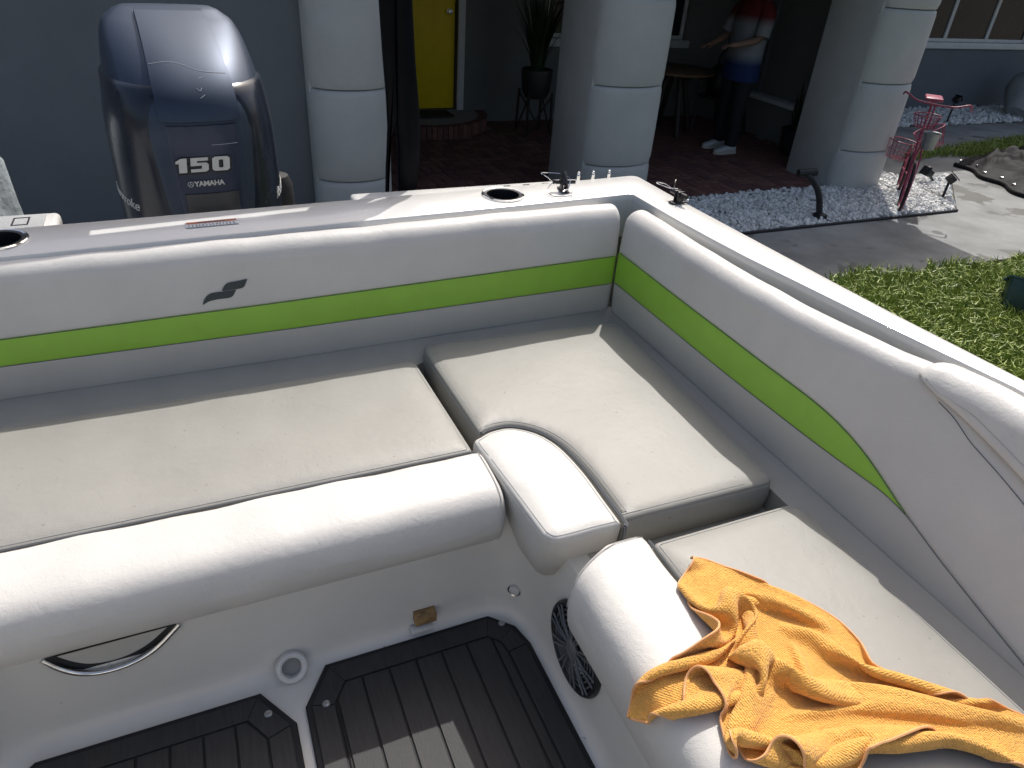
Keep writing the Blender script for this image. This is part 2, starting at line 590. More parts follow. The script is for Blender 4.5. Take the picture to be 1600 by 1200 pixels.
def panel(name, us, lo, hi, fn, m, parent, rows=12, ends=0.012):
    """sheet of upholstery between parameter curves lo(u), hi(u); borders tucked 4 mm in so that the joints read as seams"""
    V, F = [], []
    e = [0.0, 0.006, 0.02, 0.05]
    tt = e + [0.05 + 0.9 * k / rows for k in range(1, rows)] + [1 - q for q in reversed(e)]
    dep = [0.0045, 0.0014, 0.0003, 0] + [0] * (rows - 1) + [0, 0.0003, 0.0014, 0.0045]
    n = len(tt)
    for iu, u in enumerate(us):
        a, b = lo(u), hi(u)
        ed = 0.005 if iu in (0, len(us) - 1) else (0.0012 if iu in (1, len(us) - 2) else 0)
        for t, d in zip(tt, dep):
            p, nn = fn(u, a + (b - a) * t)
            V.append(p - nn * (d + ed))
    for i in range(len(us) - 1):
        for j in range(n - 1):
            F.append((i * n + j, i * n + j + 1, (i + 1) * n + j + 1, (i + 1) * n + j))
    return mesh_obj(name, V, F, m, parent, True, True)

xs = [-1.30, -1.293, -1.285] + list(np.linspace(-1.26, 1.19, 70)) + [1.212, 1.223, 1.229]
ZB = lambda x: interp(x, [-0.6, 0.3, 1.2], [0.515, 0.517, 0.519])
ZT = lambda x: interp(x, [-0.6, 0.3, 1.2], [0.586, 0.604, 0.617])
panel('backrest', xs, lambda x: ts(x, ZT(x)), lambda x: 2.0, tprof, WHITE_VINYL, boat, rows=34)
tag(boat.children[-1], 'white upper vinyl of the aft backrest with black emblem')
tback = boat.children[-1]
panel('backrest_stripe', xs, lambda x: ts(x, ZB(x)), lambda x: ts(x, ZT(x)), tprof, GREEN_VINYL, boat, rows=4)
panel('backrest_base_panel', xs, lambda x: 0.0, lambda x: ts(x, ZB(x)), tprof, LOWER_VINYL, boat, rows=5)
for zf in (ZB, ZT):
    seam('stripe_seam', [tuple(tprof(x, ts(x, zf(x)))[0] - Vector((0, 0.0004, 0))) for x in xs[2:-2]], tback, 0.0007, PIPING)

# emblem: two swept blades printed on the vinyl
def emblem_pt(px, pz):
    p, n = tprof(px, ts(px, pz)); return p - Vector((0, 0.0016, 0)) + Vector((-0.004, 0, 0.006))
def emblem(pts):
    c = catmull([(a, b, 0) for a, b in pts], 5, True)
    V = [emblem_pt(q.x, q.y) for q in c]
    return V
ub = [(0.0195, 0.6480), (0.024, 0.6580), (0.031, 0.6655), (0.041, 0.6690), (0.060, 0.6705), (0.0855, 0.6735), (0.0845, 0.6725), (0.077, 0.657), (0.072, 0.6515), (0.063, 0.6490), (0.040, 0.6480)]
lb = [(-0.0330, 0.6150), (-0.028, 0.628), (-0.020, 0.6385), (-0.010, 0.6440), (0.002, 0.6455), (0.030, 0.6460), (0.0535, 0.6470), (0.053, 0.6460), (0.046, 0.634), (0.040, 0.6285), (0.030, 0.6260), (0.004, 0.6255), (-0.014, 0.6230), (-0.025, 0.6185)]
for nm, pts in (('emblem', ub), ('emblem', lb)):
    V = emblem(pts)
    mesh_obj(nm, V, [tuple(range(len(V)))], LOGO, tback, False)

# ---- starboard backrest
cy_ = [-1.2, 0.30, 0.62, 0.75, 0.88, 1.12, 1.35, 1.88]
cx_ = [1.42, 1.405, 1.387, 1.370, 1.325, 1.284, 1.270, 1.272]
cz_ = [0.812, 0.808, 0.802, 0.800, 0.793, 0.781, 0.776, 0.773]
def sm(y, tab):
    # smoothed lookup
    return sum(interp(y + d, cy_, tab) for d in (-0.09, -0.045, 0, 0.045, 0.09)) / 5.0
def sprof(y, s):
    cx, cz = sm(y, cx_), sm(y, cz_)
    rr = 0.050
    xr, zr = cx - rr * 0.75, cz - rr           # start of roll
    b = Vector((1.234, y, 0.418)); r0 = Vector((xr, y, zr))
    fd = (r0 - b).normalized()
    fn = Vector((-fd.z, 0, fd.x))              # inward (towards -x) and up
    rip = 0.0016 * math.sin(y * 11.0 + 0.4) + 0.0014 * math.sin(y * 27.0) + 0.0008 * math.sin(y * 47 + 1)
    if s <= 1.0:
        p = b.lerp(r0, s)
        return p + fn * (0.008 * math.sin(math.pi * s)), fn
    a0 = math.atan2(fn.z, fn.x)
    a = a0 - (s - 1.0) * math.radians(165)
    c = r0 - fn * rr
    n = Vector((math.cos(a), 0, math.sin(a)))
    return c + n * (rr + rip * math.sin(min(1, s - 1 + .2) * 3)), n
def ss(y, z):
    zr = sm(y, cz_) - 0.050
    return max(0.0, min(1.0, (z - 0.418) / (zr - 0.418)))
ys = [1.846, 1.840, 1.832] + list(np.linspace(1.81, -0.3, 80))
SZT_y = [-0.3, 0.28, 0.363, 0.5115, 0.6186, 0.697, 0.752, 0.796, 0.839, 0.884, 0.9365, 1.012, 1.118, 1.30, 1.85]
SZT_z = [0.418, 0.419, 0.4365, 0.470, 0.497, 0.524, 0.546, 0.563, 0.578, 0.593, 0.604, 0.6105, 0.6165, 0.6245, 0.6300]
SZB_y = [-0.3, 0.28, 0.363, 0.5115, 0.6186, 0.697, 0.873, 1.079, 1.47, 1.85]
SZB_z = [0.418, 0.419, 0.4365, 0.470, 0.497, 0.524, 0.5225, 0.526, 0.528, 0.528]
def smooth_tab(y, ty, tz): return sum(interp(y + d, ty, tz) for d in (-0.06, -0.04, -0.02, 0, 0.02, 0.04, 0.06)) / 7
szt = lambda y: smooth_tab(y + 0.004, SZT_y, SZT_z) + 0.004 * max(0.0, min(1.0, (y - 0.70) / 0.1))
szb = lambda y: smooth_tab(y + 0.010, SZB_y, SZB_z)
sback = panel('side_backrest', ys, lambda y: ss(y, szt(y)), lambda y: 2.0, sprof, WHITE_VINYL, boat, rows=34)
ys_st = [1.846, 1.840, 1.832] + list(np.linspace(1.81, 0.665, 64))
panel('side_backrest_stripe', ys_st, lambda y: ss(y, szb(y)), lambda y: ss(y, szt(y)), sprof, GREEN_VINYL, boat, rows=4)
ys_lo = [y for y in ys if y > 0.285]
panel('side_backrest_base_panel', ys_lo, lambda y: 0.0, lambda y: ss(y, szb(y)), sprof, LOWER_VINYL, boat, rows=6)
for zf, yy in ((szb, ys_lo), (szt, ys_st)):
    seam('stripe_seam', [tuple(sprof(y, ss(y, zf(y)))[0] + sprof(y, 0.5)[1] * 0.0004) for y in yy[2:]], sback, 0.0007, PIPING)

# forward wing cushion lying over the side backrest
wing_y = [0.803, 0.800, 0.793, 0.78] + list(np.linspace(0.765, -0.3, 44))
wl_y = [-0.3, 0.30, 0.508, 0.665, 0.745, 0.786, 0.805]
wl_z = [0.60, 0.635, 0.690, 0.732, 0.752, 0.770, 0.79]
def wfn(y, s):
    p, n = sprof(y, s)
    grow = 0.013 * min(1.0, max(0.0, (0.806 - y) / 0.03)) ** 0.5
    return p + n * (grow + 0.002), n
def wlo(y):
    z = interp(y, wl_y, wl_z)
    zr = sm(y, cz_) - 0.05
    return (z - 0.418) / (zr - 0.418) if z < zr else 1.0 + (z - zr) / 0.05 * 0.25
wing = panel('wing_cushion', wing_y, wlo, lambda y: 1.98, wfn, WHITE_VINYL, boat, rows=30)
tag(wing, 'overlapping white wing cushion at the forward end of the side backrest')
seam('wing_piping', [tuple(wfn(y, wlo(y) + 0.0)[0] - wfn(y, 0.6)[1] * 0.006) for y in wing_y[2:]], wing, 0.0024, THREAD)
seam('wing_stitch', [tuple(wfn(y, wlo(y) + 0.055)[0] + wfn(y, 0.6)[1] * 0.0004) for y in wing_y[3:]], wing, 0.0008)
g = [0.775, 0.70, 0.649, 0.57, 0.49, 0.35, 0.1, -0.25]
gz = [0.752, 0.728, 0.703, 0.680, 0.655, 0.60, 0.50, 0.42]
seam('gusset_stitch', [tuple(sprof(y, ss(y, interp(-y, [-a for a in g], gz)))[0] + sprof(y, 0.5)[1] * 0.0008) for y in np.linspace(0.74, -0.25, 60)], sback, 0.0008, PIPING)

# ---- bolsters on the riser edge
def bolster(name, prof, axis, a0, a1, round0, round1, parent, label=None, bow=None, seam_end=0.0):
    """roll: prof = closed list of (d, z); extruded along axis from a0 to a1 with rounded ends"""
    P = catmull([(p[0], p[1], 0) for p in prof], 5, True)
    cx = sum(p.x for p in P) / len(P); cz = sum(p.y for p in P) / len(P)
    L_ = abs(a1 - a0); sg = 1 if a1 > a0 else -1
    st = []
    for t in (0.0, 0.002, 0.006, 0.013, 0.022, 0.034):
        st.append((a0 + sg * t, t, round0))
    nmid = max(2, int(L_ / 0.03))
    for k_ in range(1, nmid):
        st.append((a0 + sg * (0.034 + (L_ - 0.068) * k_ / nmid), 1, 0))
    for t in (0.034, 0.022, 0.013, 0.006, 0.002, 0.0):
        st.append((a1 - sg * t, t, round1))
    rings = []
    for a, t, rd in st:
        ins = 0 if t == 1 or rd == 0 else 0.015 * (1 - math.sqrt(max(0, 1 - (1 - min(1, t / 0.022)) ** 2)))
        wob = 0.0016 * math.sin(a * 14) + 0.0011 * math.sin(a * 37 + 1)
        ring = []
        for p in P:
            dx, dz = p.x - cx, p.y - cz
            l = math.hypot(dx, dz)
            f = (l - ins + (wob if dz > 0 and t == 1 else 0)) / l
            q = (cx + dx * f, cz + dz * f)
            e = bow(a, q) if bow else 0
            ring.append((a, q[0], q[1]) if axis == 'x' else (q[0], a + e, q[1]))
        rings.append(ring)
    V, F = loft(rings)
    return mesh_obj(name, V, F, WHITE_VINYL, parent, True, True, 70)

bprof = [(1.248, 0.300), (1.2495, 0.405), (1.2455, 0.428), (1.230, 0.4345), (1.19, 0.4355), (1.145, 0.4335), (1.108, 0.4255), (1.085, 0.408), (1.073, 0.382), (1.070, 0.348), (1.077, 0.314), (1.092, 0.286), (1.115, 0.262), (1.150, 0.246), (1.20, 0.24), (1.24, 0.25)]
bl1 = bolster('bench_bolster', bprof, 'x', -0.535, 0.528, 1, 1, boat)
seam('end_seam', [(0.5165, q[0], q[1]) for q in [(1.2435, 0.4308), (1.230, 0.4356), (1.19, 0.4366), (1.1447, 0.4346), (1.1073, 0.4266), (1.084, 0.4088), (1.0718, 0.3803), (1.0688, 0.348), (1.0758, 0.3135), (1.091, 0.2852)]], bl1)
sprofile = [(0.752, 0.300), (0.754, 0.402), (0.7495, 0.430), (0.730, 0.4375), (0.680, 0.4385), (0.636, 0.4365), (0.598, 0.428), (0.574, 0.411), (0.560, 0.382), (0.556, 0.342), (0.562, 0.290), (0.577, 0.252), (0.600, 0.231), (0.63, 0.222), (0.70, 0.222), (0.74, 0.23)]
bl2 = bolster('side_bolster', sprofile, 'y', 0.872, -0.30, 1, 0, boat, bow=lambda a, q: -0.42 * max(0, 0.665 - q[0]) * max(0, 1 - (0.872 - a) / 0.2))
seam('end_seam', [(q[0], 0.862 - 0.42 * max(0, 0.665 - q[0]) * 0.95, q[1]) for q in [(0.7475, 0.4318), (0.730, 0.4386), (0.680, 0.4396), (0.6357, 0.4376), (0.597, 0.429), (0.573, 0.4118), (0.5588, 0.3823), (0.5548, 0.342)]], bl2)

# wedge bolster between bench and corner seat
wo_ = [(0.519, 1.276), (0.545, 1.296), (0.581, 1.309), (0.633, 1.306), (0.685, 1.264), (0.716, 1.195), (0.728, 1.092), (0.727, 0.987), (0.726, 0.925), (0.722, 0.908), (0.700, 0.9055), (0.657, 0.907), (0.590, 0.907), (0.562, 0.912), (0.548, 0.928), (0.543, 0.950), (0.534, 1.074), (0.524, 1.20)]
wo_d = [Vector((p.x, p.y)) for p in catmull([(a, b, 0) for a, b in reversed(wo_)], 6, True)]
wedge = cushion('corner_bolster', wo_d, 0.235, 0.440, WHITE_VINYL, boat, bottom_shift=(0.035, 0.075), crown=0.007, side_bulge=0.006)
ins = offset_poly(wo_d, 0.0125)
seam('top_seam', [(p.x, p.y, 0.4388) for p in ins], wedge, 0.0010)
edge = offset_poly(wo_d, -0.0005)
mid = [p for p in offset_poly(wo_d, -0.009) if (p.x > 0.55 and p.y > 1.2) or (p.x > 0.70 and p.y > 0.90)]
mid.sort(key=lambda p: math.atan2(p.y - 1.05, p.x - 0.60))
seam('edge_piping', [(p.x, p.y, 0.4335) for p in mid], wedge, 0.0052, PIPING)
seam('edge_piping', [(mid[0].x, mid[0].y, 0.4335), (mid[0].x - 0.001, mid[0].y - 0.003, 0.42), (mid[0].x + 0.003, mid[0].y + 0.004, 0.34)], wedge, 0.005, PIPING)
seam('edge_piping', [(x, 1.2508, 0.4300) for x in np.linspace(-0.53, 0.512, 30)], bl1, 0.0030, PIPING)
seam('edge_piping', [(0.7555, y, 0.4315) for y in np.linspace(0.850, -0.30, 30)], bl2, 0.0030, PIPING)

# ---- loose seat cushions (lift off the shelf): things of their own
def seat(name, outline, label, z1=0.430, z0=0.3315):
    root = empty(name)
    c = cushion('cover', outline, z0, z1, SEAT_VINYL, root, crown=0.006, side_bulge=0.003)
    seam('stitching', [(p.x, p.y, z1 - 0.0010) for p in offset_poly(outline, 0.0135)], root, 0.0008)
    tag(root, label, 'cushion', 'grey vinyl seat cushions')
    cx = sum(p.x for p in outline) / len(outline); cy = sum(p.y for p in outline) / len(outline)
    rebase(root, (cx, cy, z0))
    return root
o1 = subdivide_poly(round_poly([(-1.15, 1.2515), (0.514, 1.2515), (0.500, 1.712), (-1.15, 1.690)], [0.02, 0.022, 0.035, 0.03]), 0.06)
seat('seat_cushion', o1, 'long grey vinyl bench cushion behind the white front roll')
# corner cushion outline with the bite for the wedge
bite = [(0.740, 0.902), (0.744, 0.987), (0.744, 1.095), (0.731, 1.203), (0.697, 1.277), (0.641, 1.322), (0.585, 1.326), (0.537, 1.308)]
bite = [(p.x, p.y) for p in catmull([(a, b, 0) for a, b in bite], 4)]
cc = [(1.160, 0.918)] + [(1.205, 1.742), (0.545, 1.800), (0.530, 1.312)]
right = round_poly([(0.74, 0.925), (1.160, 0.918), (1.203, 1.748), (0.538, 1.795), (0.532, 1.30)], [0, 0.03, 0.05, 0.06, 0])
o2 = subdivide_poly([p for p in right[1:-1]] + [Vector(b) for b in reversed(bite[1:-1])] + [Vector((0.742, 0.925))], 0.05)
seat('seat_cushion', o2, 'broad grey corner cushion curved around the white wedge roll', 0.433, 0.3315)
o3 = subdivide_poly(round_poly([(0.757, -0.30), (1.172, -0.30), (1.163, 0.848), (0.757, 0.848)], [0.02, 0.02, 0.05, 0.022]), 0.05)
seat('seat_cushion', o3, 'grey side cushion under the orange towel', 0.430)

# ---- floor mats: slatted teak-look panels in a rubber rim, snapped down
PLANK = mat('mat_plank', (0.030, 0.029, 0.030), 0.6, var=(18, 0.25), bumps=[('noise', 120, 0.4, 0.0015)])
# stretched grain along y
def grain(m):
    nt = m.node_tree
    for n in nt.nodes:
        if n.type == 'TEX_NOISE':
            mp = nt.nodes.new('ShaderNodeMapping'); mp.inputs['Scale'].default_value = (9, 0.8, 1)
            src = n.inputs['Vector'].links[0].from_socket
            nt.links.new(src, mp.inputs['Vector']); nt.links.new(mp.outputs['Vector'], n.inputs['Vector'])
grain(PLANK)
SNAP = mat('snap_metal', (0.42, 0.42, 0.42), 0.35, metal=1.0)
def clip_poly(poly, x0, x1):
    def cl(pts, f, keep):
        out = []
        for i in range(len(pts)):
            a, b = pts[i - 1], pts[i]
            ka, kb = keep(a), keep(b)
            if ka != kb:
                t = (f - a[0]) / (b[0] - a[0])
                out.append((f, a[1] + (b[1] - a[1]) * t))
            if kb: out.append(b)
        return out
    p = cl(poly, x0, lambda q: q[0] >= x0)
    return cl(p, x1, lambda q: q[0] <= x1) if p else p
def prism(name, poly, z0, z1, m, parent, ins=0.0015):
    pts = [Vector(p) for p in poly]
    area = sum(pts[i - 1].x * pts[i].y - pts[i].x * pts[i - 1].y for i in range(len(pts)))
    if area < 0: pts.reverse()
    r = [[(p.x, p.y, z0) for p in pts], [(p.x, p.y, z1 - ins) for p in pts], [(p.x, p.y, z1) for p in offset_poly(pts, ins)]]
    V, F = loft(r)
    return mesh_obj(name, V, F, m, parent, False)
def floor_mat(outline, label, planks, snaps):
    root = empty('floor_mat')
    rim = subdivide_poly(outline, 0.2)
    prism('rubber_rim', rim, 0.001, 0.010, RUBBER, root, 0.003)
    board = offset_poly([Vector(p) for p in outline], 0.014)
    inner = offset_poly([Vector(p) for p in outline], 0.066)
    groove = offset_poly([Vector(p) for p in outline], 0.061)
    # border frame: one mitred plank per side
    n = len(outline)
    for i in range(n):
        j = (i + 1) % n
        quad = [board[i], board[j], groove[j], groove[i]]
        e = [Vector(q) for q in quad]
        c = sum(e, Vector((0, 0))) / 4
        e = [c + (q - c) * 0.997 for q in e]
        prism('border_plank', e, 0.008, 0.0145, PLANK, root, 0.001)
    for x0, x1 in planks:
        p = clip_poly([(q.x, q.y) for q in inner], x0 + 0.0025, x1 - 0.0025)
        if len(p) >= 3:
            prism('plank', p, 0.008, 0.0145, PLANK, root, 0.001)
    for (x, y) in snaps:
        o = lathe('snap', [(0.0085, 0.0), (0.0085, 0.003), (0.0065, 0.0045), (0.005, 0.003), (0.003, 0.0035)], SNAP, root, 14, Matrix.Translation((x, y, 0.0146)))
    tag(root, label, 'floor mat', 'snap-in slatted floor mats')
    cx = sum(p[0] for p in outline) / n; cy = sum(p[1] for p in outline) / n
    rebase(root, (cx, cy, 0.0))
    return root
W = 0.0645
matR = [(0.027, -0.25), (0.583, -0.25), (0.578, 0.985), (0.562, 1.045), (0.508, 1.098), (0.094, 1.098), (0.033, 1.005)]
floor_mat(matR, 'dark slatted floor mat at the foot of the round speaker', [(0.167 + W * (k - 3), 0.167 + W * (k - 2)) for k in range(0, 10)], [(0.530, 1.058), (0.077, 0.992), (0.549, -0.2)])
matL = [(-0.583, -0.25), (0.010, -0.25), (0.010, 0.975), (-0.055, 1.075), (-0.495, 1.075), (-0.56, 1.02)]
floor_mat(matL, 'dark slatted floor mat beneath the chrome pull pocket', [(-0.05 - W * (k + 1), -0.05 - W * k) for k in range(-1, 9)], [(-0.045, 1.012), (-0.53, 1.0)])

# ---- riser fittings
# pull pocket with stainless rim
arc = catmull([(-0.432, 1.1335, 0.232), (-0.405, 1.1285, 0.197), (-0.375, 1.127, 0.172), (-0.335, 1.126, 0.161), (-0.285, 1.126, 0.165), (-0.235, 1.127, 0.188), (-0.182, 1.1335, 0.234)], 8)
tube('pull_rim', arc, 0.0062, CHROME, liner, 10)
V = [Vector((p.x, 1.1345, p.z + 0.002)) for p in arc]
poc = mesh_obj('pull_pocket', V + [Vector((-0.30, 1.1345, 0.245))], [tuple(range(len(V) + 1))], BLACK_PLASTIC, liner, False)
V2 = [Vector((-0.30 + (p.x + 0.30) * 0.80, 1.1325, 0.238 + (p.z - 0.238) * 0.74)) for p in arc]
mesh_obj('pocket_panel', V2, [tuple(range(len(V2)))], LOWER_VINYL, poc, False)
# drain fitting
PLASTIC_W = mat('white_plastic', (0.62, 0.62, 0.60), 0.4, var=(30, 0.06))
mt = Matrix.Translation((0.020, 1.098, 0.034)) @ Vector((0.05, -0.80, 0.60)).to_track_quat('Z', 'Y').to_matrix().to_4x4()
lathe('drain_ring', [(0.036, -0.012), (0.036, 0.002), (0.033, 0.007), (0.028, 0.008), (0.023, 0.005), (0.021, -0.012), (0.018, -0.028), (0.0, -0.028)], PLASTIC_W, liner, 30, mt)
lathe('drain_shade', [(0.0, -0.010), (0.0205, -0.010), (0.0205, -0.014), (0, -0.014)], mat('drain_shadow', (0.25, 0.25, 0.24), 0.6), liner, 24, mt, cap=False)  # grey disc painted as the shade inside the drain
# bare plywood cut-out over a little white angle
PLY = mat('plywood', (0.30, 0.19, 0.085), 0.8, var=(50, 0.5), bumps=[('noise', 90, 0.6, 0.004)])
box('plywood_patch', (0.318, 1.104, 0.040), (0.372, 1.128, 0.070), PLY, liner, 0.001)
box('angle_bracket', (0.306, 1.096, 0.020), (0.362, 1.118, 0.032), PLASTIC_W, liner, 0.003)
# courtesy light
ln = Vector((-0.70, -0.72, 0.05)).normalized()
mt = Matrix.Translation((0.572, 1.086, 0.095)) @ ln.to_track_quat('Z', 'Y').to_matrix().to_4x4()
cl_ = lathe('courtesy_light', [(0.019, -0.006), (0.019, 0.003), (0.017, 0.006), (0.0145, 0.005), (0.0145, 0.002)], CHROME, liner, 26, mt, cap=True)
lathe('lens', [(0.0143, 0.0015), (0.0135, 0.005), (0.007, 0.0065), (0.0005, 0.007)], PLASTIC_W, cl_, 22, mt)
# speaker
GRILLE = mat('grille_plastic', (0.13, 0.135, 0.14), 0.3, var=(40, 0.1))
sp_m = Matrix.Translation((0.612, 0.838, 0.158)) @ Vector((-1, 0, 0.03)).to_track_quat('Z', 'Y').to_matrix().to_4x4()
spk = lathe('speaker', [(0.108, -0.004), (0.108, 0.006), (0.104, 0.012), (0.097, 0.012), (0.093, 0.006), (0.093, 0.002), (0.05, -0.001), (0.0, -0.001)], BLACK_PLASTIC, liner, 48, sp_m)
for k_ in range(10):
    for d in (-0.10, 0.10):
        a = 2 * math.pi * k_ / 10 + d
        a2 = 2 * math.pi * k_ / 10 + d * 0.8
        p0 = sp_m @ Vector((0.022 * math.cos(a2), 0.022 * math.sin(a2), 0.012))
        p1 = sp_m @ Vector((0.099 * math.cos(a), 0.099 * math.sin(a), 0.011))
        tube('spoke', [p0, p0.lerp(p1, 0.5) + Vector((-0.003, 0, 0)), p1], 0.0024, GRILLE, spk, 6)
GR2 = mat('grille_ring', (0.13, 0.135, 0.14), 0.35)
for rr in (0.038, 0.050, 0.062, 0.074, 0.086):
    tube('grille_ring', [sp_m @ Vector((rr * math.cos(an), rr * math.sin(an), 0.007)) for an in np.linspace(0, 2 * math.pi, 41)[:-1]], 0.0021, GR2, spk, 6, True)
lathe('speaker_hub', [(0.024, 0.008), (0.024, 0.014), (0.018, 0.018), (0.0, 0.019)], GRILLE, spk, 24, sp_m)

# ---- deck fittings
def cup_holder(x, y):
    mt = Matrix.Translation((x, y, DZ + 0.001))
    c = lathe('cup_holder', [(0.070, 0.0), (0.0695, 0.004), (0.066, 0.006), (0.0625, 0.005), (0.0605, 0.003), (0.0605, 0.0)], CHROME, deck, 48, mt, cap=False)
    lathe('rubber_ring', [(0.0606, 0.001), (0.0600, 0.0056), (0.0530, 0.0040), (0.0520, -0.002)], BLACK_PLASTIC, c, 44, mt, cap=False)
    lathe('cup_well', [(0.0520, 0.0022), (0.0505, -0.008), (0.050, -0.07), (0.046, -0.09), (0.0, -0.09)], BLACK_GLOSS, c, 40, mt, cap=False)
    return c
CUPS = [(0.898, 2.056), (-0.472, 1.985)]
# cut the wells out of the deck: hide nothing, punch real holes
cutters = []
for x, y in CUPS:
    cm = lathe('cutter', [(0.0605, -0.13), (0.0605, 0.03)], None, None, 40, Matrix.Translation((x, y, DZ)))
    cutters.append(cm)
sol = deck.modifiers.new('solid', 'SOLIDIFY'); sol.thickness = 0.004; sol.offset = -1
for cm in cutters:
    md = deck.modifiers.new('cut', 'BOOLEAN'); md.object = cm; md.operation = 'DIFFERENCE'; md.solver = 'EXACT'
dg = bpy.context.evaluated_depsgraph_get()
me2 = bpy.data.meshes.new_from_object(deck.evaluated_get(dg))
deck.modifiers.clear()
deck.data = me2
me2.polygons.foreach_set('use_smooth', [True] * len(me2.polygons)); me2.set_sharp_from_angle(angle=math.radians(40))
for cm in cutters:
    bpy.data.objects.remove(cm)
for x, y in CUPS:
    cup_holder(x, y)

# warning label
LBL = mat('label_white', (0.60, 0.63, 0.66), 0.4)
LBL_R = mat('label_orange', (0.35, 0.10, 0.05), 0.4)
LBL_B = mat('label_ink', (0.02, 0.025, 0.05), 0.5)
def lab_m(): return Matrix.Translation((0.020, 1.992, DZ + 0.0035)) @ Matrix.Rotation(math.radians(3), 4, 'Z')
wl_ = box('warning_label', (-0.066, -0.020, -0.0004), (0.066, 0.020, 0.0004), LBL, deck, 0, 1, lab_m())
box('label_band', (-0.064, 0.003, 0.0004), (0.064, 0.0185, 0.0008), LBL_R, wl_, 0, 1, lab_m())
text_mesh('label_title', 'WARNING', 0.0145, LBL_B, wl_, lab_m() @ Matrix.Translation((0.0, 0.0055, 0.0009)), 0.0001, 0.0004)
for r_ in range(3):
    for c_ in range(14):
        x = -0.060 + c_ * 0.0086
        wdt = 0.003 + 0.0045 * random.random()
        box('label_text', (x, -0.017 + r_ * 0.0062, 0.0004), (x + wdt, -0.0145 + r_ * 0.0062, 0.0007), LBL_B, wl_, 0, 1, lab_m())

# canopy hinges with pull pin on a wire lanyard
def deck_hinge(x, y, rz, flip):
    M = Matrix.Translation((x, y, DZ + 0.0025)) @ Matrix.Rotation(rz, 4, 'Z')
    bm = bmesh.new()
    add_box(bm, (-0.030, -0.014, 0), (0.030, 0.014, 0.006), 0.003, 2)
    add_box(bm, (-0.014, -0.011, 0.004), (0.012, -0.005, 0.040), 0.0025, 2)
    add_box(bm, (-0.014, 0.005, 0.004), (0.012, 0.011, 0.040), 0.0025, 2)
    for v in bm.verts: v.co = M @ v.co
    h = bm_obj('deck_hinge', bm, BLACK_PLASTIC, deck)
    tube('hinge_pin', [M @ Vector((0, -0.038, 0.030)), M @ Vector((0, 0.038, 0.030))], 0.0075, BLACK_PLASTIC, h, 12)
    if flip: 
        tube('hinge_lug', [M @ Vector((-0.012, 0.0, 0.022)), M @ Vector((-0.002, 0.0, 0.040)), M @ Vector((0.012, 0.002, 0.058))], [0.010, 0.011, 0.009], BLACK_PLASTIC, h, 10)
    lop = catmull([M @ Vector(p) for p in ([(0.0, 0.030, 0.034), (-0.03, 0.055, 0.045), (-0.055, 0.075, 0.062), (-0.035, 0.092, 0.070), (0.0, 0.06, 0.060), (0.012, 0.0, 0.050), (-0.006, -0.035, 0.030)] if flip else
          [(0.0, -0.03, 0.034), (0.012, -0.06, 0.045), (0.03, -0.082, 0.046), (0.014, -0.09, 0.036), (0.0, -0.05, 0.034), (0.0, -0.01, 0.044)])], 6)
    tube('lanyard', lop, 0.0014, CHROME, h, 6)
    lop2 = catmull([M @ Vector(p) for p in ([(0.0, 0.036, 0.032), (-0.025, 0.062, 0.012), (-0.06, 0.055, 0.003), (-0.07, 0.02, 0.003), (-0.058, -0.012, 0.004), (-0.035, -0.02, 0.012)] if flip else
          [(0.0, -0.03, 0.036), (0.0, -0.028, 0.055), (0.002, -0.026, 0.068)])], 6)
    tube('lanyard', lop2, 0.0013, CHROME, h, 6)
    tube('pull_pin', [M @ Vector((-0.004, -0.02, 0.036)), M @ Vector((-0.02, -0.01, 0.012)), M @ Vector((-0.035, 0.012, 0.008))], 0.0028, CHROME, h, 8)
deck_hinge(1.115, 2.055, math.radians(80), True)
deck_hinge(1.440, 1.862, math.radians(185), False)

# studs outside the corner, trim plate and boarding pad abaft the transom
for x in (1.262, 1.322, 1.388):
    lathe('snap_stud', [(0.007, -0.02), (0.007, 0.0), (0.004, 0.004), (0.006, 0.009), (0.0045, 0.013), (0.0, 0.014)], CHROME, deck, 12, Matrix.Translation((x, 2.222, 0.770)))
tp = box('trim_plate', (0.448, 2.165, 0.700), (1.300, 2.275, 0.742), GELCOAT, boat, 0.014, 3)
box('slot', (0.478, 2.268, 0.728), (0.486, 2.2765, 0.741), BLACK_PLASTIC, tp, 0.001)
for k_ in range(4):
    box('slot', (0.98 + 0.075 * k_, 2.240, 0.7405), (1.005 + 0.075 * k_, 2.247, 0.7432), BLACK_PLASTIC, tp)
bp_ = box('boarding_step', (-0.80, 2.13, 0.690), (-0.372, 2.30, 0.735), GELCOAT, boat, 0.014, 3)
PAD = mat('tread_pad', (0.33, 0.34, 0.34), 0.8, bumps=[('voronoi', 180, 0.5, 0.002)])
pad = box('tread_pad', (-0.56, 2.165, 0.734), (-0.402, 2.275, 0.740), PAD, bp_, 0.002)
for (a, b) in (((-0.478, 2.190), (-0.438, 2.194)), ((-0.478, 2.246), (-0.438, 2.250)), ((-0.478, 2.194), (-0.474, 2.246)), ((-0.442, 2.194), (-0.438, 2.246))):
    box('pad_line', (a[0], a[1], 0.7400), (b[0], b[1], 0.7412), BLACK_PLASTIC, pad)

